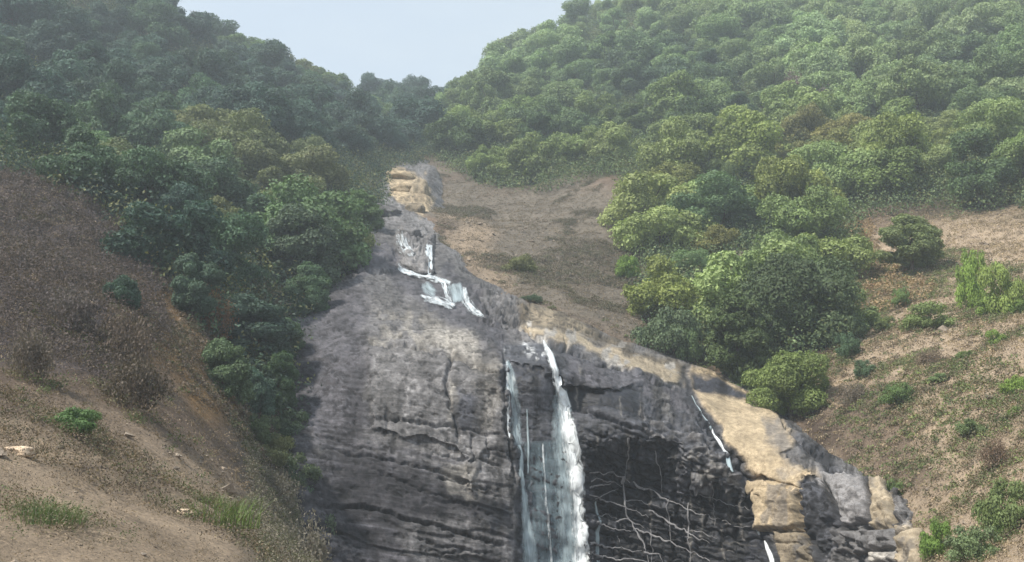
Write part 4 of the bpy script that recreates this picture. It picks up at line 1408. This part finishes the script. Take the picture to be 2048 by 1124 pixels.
put('dry_shrub', 'dry', 1960, 2030, 870, 920, (0.17, 0.13, 0.1), 'brown dead bush above the large thin shrub at lower right', 'dry shrub', 0)
put('green_shrub', 'loose', 520, 625, 790, 890, (0.055, 0.085, 0.045), 'dark bushy shrub under the slim gully tree beside the rock', 'shrub', 0, 1.1)
put('green_shrub', 'loose', 470, 560, 800, 880, (0.07, 0.095, 0.045), 'green shrub on the slope side of the gully foot', 'shrub', 1, 1.1)
put('green_shrub', 'loose', 535, 640, 870, 985, (0.06, 0.09, 0.04), 'tall thin shrub against the lower left rock edge', 'shrub', 1, 1.1)
put('green_shrub', 'loose', 570, 670, 960, 1060, (0.075, 0.095, 0.055), 'grey green weedy shrub at the lowest left corner of the rock', 'shrub', 0, 1.1)
put('dry_shrub', 'dry', 500, 590, 930, 1010, (0.15, 0.13, 0.11), 'grey dead bush in weeds below the thin gully shrubs', 'dry shrub', 1, 1.1)
put('dry_shrub', 'dry', 545, 650, 1030, 1120, (0.17, 0.15, 0.13), 'pale grey dead bush at bottom edge by the rock foot', 'dry shrub', 2, 1.1)
put('dry_shrub', 'dry', 190, 330, 700, 830, (0.13, 0.1, 0.075), 'large bare brown bush midway down the left slope', 'dry shrub', 0, 1.1)
put('dry_shrub', 'dry', 180, 300, 610, 735, (0.14, 0.108, 0.085), 'greyer bare bush just above the large brown one', 'dry shrub', 1, 1.1)
put('dry_shrub', 'dry', 60, 190, 560, 660, (0.12, 0.095, 0.085), 'dull purple bush beside the long pale stone', 'dry shrub', 2)
put('dry_shrub', 'dry', 0, 110, 650, 760, (0.15, 0.12, 0.095), 'pale brown bush at the left edge above the near slope', 'dry shrub', 0)
put('dry_shrub', 'dry', 365, 432, 556, 625, T_RUST, 'rusty orange bush at the edge of the gully wood', 'dry shrub', 1)
put('dry_shrub', 'dry', 380, 470, 590, 660, T_RUST, 'second rusty bush, just above the dark gully tree', 'dry shrub', 2)
put('dry_shrub', 'dry', 1545, 1640, 150, 215, (0.19, 0.13, 0.115), 'pinkish brown bare tree within the right hand wood', 'dry tree', 0)
put('dry_shrub', 'dry', 1610, 1700, 180, 235, (0.15, 0.11, 0.105), 'second dull bare tree beside the pinkish one in the wood', 'dry tree', 1)
put('dry_shrub', 'dry', 1760, 1850, 220, 275, (0.13, 0.1, 0.1), 'purplish bare tree right of centre in the right hand wood', 'dry tree', 2)
put('dry_shrub', 'dry', 1440, 1540, 500, 580, (0.2, 0.15, 0.12), 'pale brown dead bush left of the big dark tree', 'dry shrub', 0)
put('dry_shrub', 'dry', 1290, 1350, 420, 480, (0.17, 0.125, 0.1), 'brown dead bush where wood meets grey brown slope', 'dry shrub', 1)


TUFTS = []


def tuft(px, py, size, rgb, label):
    p = cast(px, py)
    o = link('grass_tuft', TUFT[random.randrange(2)])
    o.location = p
    o.scale = (size, size, size)
    o.color = (rgb[0] * 1.1, rgb[1], rgb[2] * 1.2, 1)
    tag(o, label, 'grass tuft')
    TUFTS.append(o)


tuft(440, 1066, 1.5, (0.1, 0.16, 0.035), 'tall green grass tuft in dry grass at lower left of centre')
tuft(415, 1010, 0.8, (0.12, 0.16, 0.05), 'thin grass tuft just behind the tall green one')
tuft(458, 1030, 1.0, (0.09, 0.15, 0.035), 'grass tuft right of the tall green one')
tuft(95, 1040, 0.95, (0.1, 0.16, 0.05), 'soft green grass tuft close by at bottom left')
tuft(66, 1022, 0.7, (0.11, 0.17, 0.055), 'smaller grass tuft left of the soft green one')
tuft(130, 1048, 0.6, (0.12, 0.17, 0.06), 'small grass tuft right of the soft green one')
tuft(600, 960, 1.3, (0.07, 0.12, 0.05), 'grass tuft under the dark weedy shrub by the rock')

# the woods
LEFT_W = [(-260, 330), (-260, -420), (200, -300), (420, 50), (560, 140), (700, 190), (880, 225), (868, 300), (800, 335), (765, 340), (755, 400),
          (705, 500), (645, 585), (592, 630), (590, 840), (530, 840), (440, 740), (405, 630), (330, 560), (240, 450), (90, 352), (0, 345)]
RIGHT_W = [(868, 290), (880, 236), (960, 190), (1020, 140), (1150, 60), (1250, 0), (1500, -120), (2320, -200), (2320, 420), (2048, 410), (1900, 425),
           (1780, 420), (1700, 445), (1690, 540), (1670, 680), (1560, 760), (1480, 745), (1390, 705), (1300, 640), (1300, 560), (1310, 470), (1270, 380),
           (1235, 335), (1185, 340), (1100, 375), (1000, 368), (910, 340)]
TONES = {'dark bluish green': T_DARK, 'deep green': T_DEEP, 'mid green': T_MID, 'pale green': T_PALE, 'yellow green': (0.165, 0.215, 0.078), 'olive green': T_OLIVE}


def sample_wood(poly, n, gap, seed):
    r = np.random.default_rng(seed)
    c = np.stack([r.uniform(-150, 190, n), r.uniform(58, 300, n)], 1)
    z = ground_h(c)
    p = np.concatenate([c, z[:, None]], 1)
    inside = poly_sd(proj(p), poly) > 0
    p = p[inside]
    acc = []
    for q in p:
        g = gap * (0.75 + 0.5 * min(1, q[1] / 200))
        if all((q[0] - a[0]) ** 2 + (q[1] - a[1]) ** 2 > g * g for a in acc):
            acc.append(q)
    return acc


def dist_named(q):
    return min(((q[0] - e.location.x) ** 2 + (q[1] - e.location.y) ** 2) ** .5 / max(2.0, 3.6 * e.scale[0] * (1 if 'tree' in e.name else .4)) for e in PLANTS)


named = list(PLANTS)
WOOD = []
for side, poly, gap, seed in (('left', LEFT_W, 4.7, 21), ('right', RIGHT_W, 5.0, 23)):
    for q in sample_wood(poly, 16000, gap, seed):
        if min(((q[0] - e.location.x) ** 2 + (q[1] - e.location.y) ** 2) ** .5 - (2.2 if 'tree' in e.name else 1.0) * max(1, e.scale[0]) for e in named) < 1.6:
            continue
        px, py = proj(q)
        if not -70 < px < 2118:
            continue
        if q[1] < 142 and 690 < px < 960 and py > 330:
            continue
        r = random.random()
        key = 'dense' if r < .55 else ('spreading' if r < .82 else 'tall')
        patch = float(vnoise(np.array([[q[0] / 26, q[1] / 26]]), 91)[0]) + random.uniform(-.45, .45)
        if side == 'left':
            tone = 'dark bluish green' if patch < -.05 else ('deep green' if patch < .42 else ('mid green' if patch < .62 else 'olive green'))
            rgb = np.array(TONES[tone]) * np.array([1.2, 1.3, 1.4])
        else:
            if py < 260:
                tone = 'deep green' if patch < -.55 else ('mid green' if patch < .25 else 'pale green')
            else:
                tone = 'deep green' if patch < -.6 else ('mid green' if patch < -.05 else ('pale green' if patch < .35 else ('yellow green' if patch < .62 else 'olive green')))
            rgb = np.array(TONES[tone]) * (np.array([1.5, 1.48, 1.5]) if py < 260 else np.array([1.5, 1.42, 1.15]))
        s = random.choice((random.uniform(.6, .9), random.uniform(.85, 1.15), random.uniform(.95, 1.35))) * (0.84 + 0.22 * min(1, q[1] / 190)) * (.92 if q[1] < 110 else 1)
        e = plant({'dense': 'round_tree', 'spreading': 'spreading_tree', 'tall': 'tall_tree'}[key], key, (q[0], q[1], q[2] - 0.3), s, s * random.uniform(.85, 1.1), rgb, 'tree', 'tree')
        WOOD.append((e, side, key, tone, s, px, py, q[1]))


# drop the trees the photograph could show nothing of (wholly behind other trees)
bpy.context.view_layer.update()
dg = bpy.context.evaluated_depsgraph_get()
vr = random.Random(5)
seen = []
for w in WOOD:
    e, R_ = w[0], UNIT[w[2]]
    hits = 0
    for k in range(60):
        a, rr = vr.uniform(0, 6.283), math.sqrt(vr.uniform(0, 1)) * R_[0] * e.scale[0]
        t = Vector((e.location.x + math.cos(a) * rr, e.location.y + math.sin(a) * rr, e.location.z + vr.uniform(.15, 1) * R_[1] * e.scale[2]))
        q = proj(np.array(t))
        if not (0 < q[0] < PW and 0 < q[1] < PH):
            continue
        okh, _, _, _, ob, _ = SC.ray_cast(dg, Vector((0, 0, 0)), t.normalized())
        if okh and ob is not None and ob.parent == e:
            hits += 1
            if hits > 1:
                break
    if hits > 1:
        seen.append(w)
    else:
        for ch in list(e.children):
            bpy.data.objects.remove(ch)
        bpy.data.objects.remove(e)
WOOD = seen

# words that single each tree out
ORD = ['', 'second', 'third', 'fourth', 'fifth', 'sixth', 'seventh', 'eighth', 'ninth', 'tenth', 'eleventh', 'twelfth']
NUM = ['zero', 'one', 'two', 'three', 'four', 'five', 'six', 'seven', 'eight', 'nine', 'ten', 'eleven', 'twelve']


def zone(w):
    _, side, _, _, _, px, py, d = w
    if side == 'left':
        if d > 172 and px > 640:
            return 'round the head of the gully'
        if d > 172:
            return 'along the left hill skyline'
        if px > 640:
            return 'above the misty boulders'
        if d > 140:
            return 'high on the left hill'
        if d > 110:
            return 'midway up the left hill'
        return 'above the left bare slope' if px < 330 else 'on left hill beside rock'
    if d > 205:
        return 'high on right hill, leftward' if px < 1400 else 'topmost on right hill, rightward'
    if px < 1250:
        return 'above the grey brown slope' if d < 160 else 'left shoulder of the right hill'
    if d > 175:
        return 'upper part of the right hill'
    if d > 150:
        return 'middle of the right hill'
    if d > 125:
        return 'lower middle of the right hill'
    return 'in right wood beside brown slope' if px < 1600 else 'in right wood above straw slope'


groups = {}
KW = {'dense': 'round', 'spreading': 'spreading', 'tall': 'tall'}
for w in WOOD:
    groups.setdefault((zone(w), w[2], w[3]), []).append(w)
for (zn, key, tone), ws in groups.items():
    ws.sort(key=lambda w: w[5])
    n = len(ws)
    for i, w in enumerate(ws):
        kind = KW[key]
        if n == 1:
            lab = f'lone {tone} {kind} tree {zn}'
        elif i == 0:
            lab = f'leftmost of {NUM[min(n, 12)]} {tone} {kind} trees {zn}'
        elif i == n - 1:
            lab = f'rightmost of {NUM[min(n, 12)]} {tone} {kind} trees {zn}'
        else:
            lab = f'{ORD[min(i, 11)]} from left of {NUM[min(n, 12)]} {tone} {kind} trees {zn}'
        tag(w[0], lab, 'tree', f"{'wooded left hill' if w[1] == 'left' else 'wooded right hill'} trees")
print('WOOD', len(WOOD), max(len(v) for v in groups.values()))


# ------------------------------------------------------------------ stuff: undergrowth and litter
def scatter(poly_or_fn, n, ybox, xbox, seed):
    r = np.random.default_rng(seed)
    c = np.stack([r.uniform(*xbox, n), r.uniform(*ybox, n)], 1)
    z = ground_h(c)
    p = np.concatenate([c, z[:, None]], 1)
    q = proj(p)
    return p[poly_or_fn(q)], r


def leaf_mass(name, P, r, per, rad, hgt, leaf, tones, label, cat, mat=M_LEAF_MASS):
    n = len(P)
    k = np.repeat(np.arange(n), per)
    sz = r.uniform(.55, 1.35, n)
    d = unit(r.normal(size=(n * per, 3)))
    d[:, 2] = np.abs(d[:, 2])
    pos = P[k] + d * (sz[k] * r.uniform(.6, 1.05, n * per))[:, None] * np.array([rad, rad, hgt])
    nrm = unit(d + r.normal(0, .6, d.shape))
    V, F = leaves(pos, nrm, leaf * np.clip(P[k, 1] / 55, .3, 1), r)
    me = mesh_np(name, V, F, False)
    tones = np.asarray(tones, float)
    ct = tones[r.integers(0, len(tones), n)] * r.uniform(.8, 1.2, (n, 1))
    cattr(me, 'albedo', np.repeat(ct[k], 4, 0))
    fattr(me, 'tint', np.repeat(np.clip(r.normal(.5, .2, n * per), 0, 1), 4))
    return tag(link(name, me, mat), label, cat, None, 'stuff')


for side, poly, tones in (('left', LEFT_W, [T_DARK, T_DEEP, T_DARK, T_OLIVE]), ('right', RIGHT_W, [T_DEEP, T_MID, T_PALE, T_OLIVE, T_MID])):
    P, r = scatter(lambda q: (poly_sd(q, poly) > -14) & (q[:, 0] > -160) & (q[:, 0] < 2200) & (q[:, 1] > -120), 90000, (58, 275), (-130, 150), 31 if side == 'left' else 33)
    P = P[:20000]
    leaf_mass('undergrowth', P, r, 58, 1.6, 2.6, 0.13, tones,
              'dark undergrowth between the trees of the left hill' if side == 'left' else 'green undergrowth between the trees of the right hill', 'undergrowth')

# dead leaves, stalks and low dry weeds on the bare slopes
BARE_L = [(-200, 340), (100, 350), (240, 450), (340, 570), (420, 680), (470, 800), (600, 900), (660, 1180), (-300, 1180)]
BARE_R = [(1700, 440), (2300, 420), (2300, 1200), (1850, 1200), (1830, 1050), (1640, 900), (1560, 810), (1680, 690)]
BARE_M = [(850, 340), (1000, 378), (1180, 352), (1290, 440), (1290, 620), (1380, 735), (1250, 690), (1060, 606), (940, 560), (870, 470)]
D_COL = [(.24, .185, .13), (.16, .125, .095), (.3, .23, .16), (.12, .098, .08), (.2, .145, .09)]
P, r = scatter(lambda q: (poly_sd(q, BARE_L) > -10) & (q[:, 1] < 1180) & (r0.uniform(size=len(q)) < np.clip(1.3 - 0 * q[:, 0], 0, 1)), 30000, (13, 82), (-48, 6), 41) if False else scatter(
    lambda q: (poly_sd(q, BARE_L) > -10) & (q[:, 1] < 1180), 34000, (13, 82), (-48, 6), 41)
leaf_mass('dry_weeds', P[:12000], r, 14, .22, .2, .045, D_COL, 'dead leaves and low dry weeds over the left slope', 'dry weeds')
P, r = scatter(lambda q: (poly_sd(q, [(-200, 340), (100, 350), (240, 450), (330, 560), (330, 700), (200, 780), (60, 700), (-200, 720)]) > 0), 9000, (34, 82), (-48, -8), 43)
leaf_mass('dry_scrub', P[:2200], r, 70, .6, .75, .06, [(.1, .078, .074), (.075, .06, .06), (.13, .1, .088), (.095, .07, .055)], 'purplish brown leafless scrub covering the upper left slope', 'dry scrub')
P, r = scatter(lambda q: (poly_sd(q, BARE_R) > -10) & (q[:, 1] < 1180), 40000, (32, 112), (8, 62), 45)
leaf_mass('dry_weeds', P[:13000], r, 14, .26, .24, .055, [(.36, .28, .19), (.27, .21, .15), (.19, .15, .11), (.42, .33, .22)], 'dead leaves and dry weeds over the right slope', 'dry weeds')
P, r = scatter(lambda q: (poly_sd(q, BARE_M) > 4), 22000, (74, 150), (-16, 26), 47)
leaf_mass('dry_weeds', P[:7000], r, 14, .3, .2, .05, [(.22, .18, .14), (.18, .145, .115), (.25, .2, .15), (.15, .125, .1)], 'dead leaves over the grey brown slope behind the ledge', 'dry weeds')
P, r = scatter(lambda q: (poly_sd(q, [(1675, 430), (1745, 440), (1760, 520), (1900, 585), (1760, 630), (1680, 600)]) > 0), 9000, (60, 112), (20, 60), 49)
leaf_mass('dry_grass', P[:1500], r, 30, .35, .5, .09, [(.42, .31, .18), (.34, .25, .15), (.3, .2, .12)], 'straw coloured dry grass on the right slope below the lone tree', 'dry grass')
P, r = scatter(lambda q: (poly_sd(q, [(480, 850), (580, 860), (650, 1000), (670, 1180), (520, 1180), (500, 1000)]) > 0), 16000, (24, 66), (-20, 0), 51)
leaf_mass('dry_grass', P[:2200], r, 40, .3, .4, .05, [(.2, .18, .14), (.15, .13, .11), (.11, .12, .06), (.26, .23, .18)], 'greyish dry grass and weeds along the foot of the rock', 'dry grass')

rs = np.random.default_rng(61)
Pw, Tw = [], []
for e in named + TUFTS:
    if e['category'] in ('shrub', 'dry shrub', 'grass tuft'):
        R_ = (0.7 if e in TUFTS else 1.5) * e.scale[0]
        m = int(26 + 22 * R_)
        a, rr = rs.uniform(0, 6.283, m), np.abs(rs.normal(0, 1, m)) * R_ * 1.25 + R_ * .3
        xy = np.stack([e.location.x + np.cos(a) * rr, e.location.y + np.sin(a) * rr], 1)
        Pw.append(np.concatenate([xy, ground_h(xy)[:, None]], 1))
Pw = np.concatenate(Pw)
Pw = Pw[poly_sd(proj(Pw), ROCK_POLY) < 0]
leaf_mass('low_weeds', Pw, rs, 34, .34, .3, .06, [(.12, .15, .06), (.16, .15, .085), (.2, .17, .11), (.09, .12, .045), (.17, .13, .09)], 'low weeds and stalks growing round the feet of the shrubs', 'weeds')
for nm, poly, box, lab, tones in (('right', BARE_R, ((32, 112), (8, 62)), 'patchy green and brown ground cover on the right slope', [(.13, .17, .065), (.15, .14, .08), (.2, .17, .1), (.12, .14, .06), (.17, .21, .07)]),
                                  ('left', BARE_L, ((15, 82), (-48, 4)), 'patchy brown ground cover on the left slope', [(.11, .085, .07), (.15, .115, .085), (.1, .1, .055), (.2, .15, .1)]),
                                  ('mid', BARE_M, ((74, 150), (-16, 26)), 'patchy dark ground cover on the grey brown slope', [(.15, .125, .1), (.13, .12, .08), (.11, .115, .07), (.19, .155, .12)])):
    P, r = scatter(lambda q: (poly_sd(q, poly) > 0) & (q[:, 1] < 1180), 30000, *box, 63)
    g = fbm(P[:, :2] / 7, 4, 167)
    P = P[g > .18][:4200]
    leaf_mass('low_weeds', P, r, 34, .42, .34, .06, tones, lab, 'weeds')
P, r = scatter(lambda q: ((poly_sd(q, BARE_L) > 0) | (poly_sd(q, BARE_R) > 0) | (poly_sd(q, BARE_M) > 0)) & (q[:, 1] < 1180), 60000, (13, 120), (-48, 62), 67)
g = fbm(P[:, :2] / 9, 4, 171)
P = P[g > .1][:3500]
n = len(P)
ico = np.array([[1, 0, 0], [-1, 0, 0], [0, 1, 0], [0, -1, 0], [0, 0, 1], [0, 0, -1]], float)
icf = np.array([[0, 2, 4], [2, 1, 4], [1, 3, 4], [3, 0, 4], [2, 0, 5], [1, 2, 5], [3, 1, 5], [0, 3, 5]])
szr = np.exp(r.normal(-2.6, .5, n)) * np.clip(P[:, 1] / 55, .3, 1)
V = P[:, None] + (ico[None] + r.normal(0, .3, (n, 6, 3))) * szr[:, None, None] * np.array([1.2, 1.2, .7])
me = mesh_np('rubble', V.reshape(-1, 3), (icf[None] + 6 * np.arange(n)[:, None, None]).reshape(-1, 3), False)
cattr(me, 'albedo', np.repeat(np.array([.26, .215, .17]) * r.uniform(.5, 1.4, (n, 1)), 6, 0))
fattr(me, 'wet', np.zeros(6 * n))
tag(link('rubble', me, M_ROCK), 'small loose stones scattered over the bare slopes', 'rubble', None, 'stuff')

# ------------------------------------------------------------------ haze in the valley air
zmin, zmax = float(Z.min()), float(max(Z.max(), 135))
hx, hy = (gx[0] - 3, gx[-1] + 3), (gy[0] - 3, gy[-1] + 3)
HV = [(x, y, z) for z in (zmin - 1.0, zmax + 6) for y in hy for x in hx]
HF = [(0, 2, 3, 1), (4, 5, 7, 6), (0, 1, 5, 4), (2, 6, 7, 3), (0, 4, 6, 2), (1, 3, 7, 5)]
hm, nt, out = new_mat('haze_air')
pv = N(nt, 'ShaderNodeVolumePrincipled')
pv.inputs['Color'].default_value = (0.8, 0.9, 1.0, 1)
pv.inputs['Density'].default_value = 0.0010
pv.inputs['Anisotropy'].default_value = 0.2
nt.links.new(pv.outputs['Volume'], out.inputs['Volume'])
tag(link('haze', mesh_np('haze', HV, HF, False), hm), 'thin blue haze filling the valley air', 'haze', None, 'stuff')
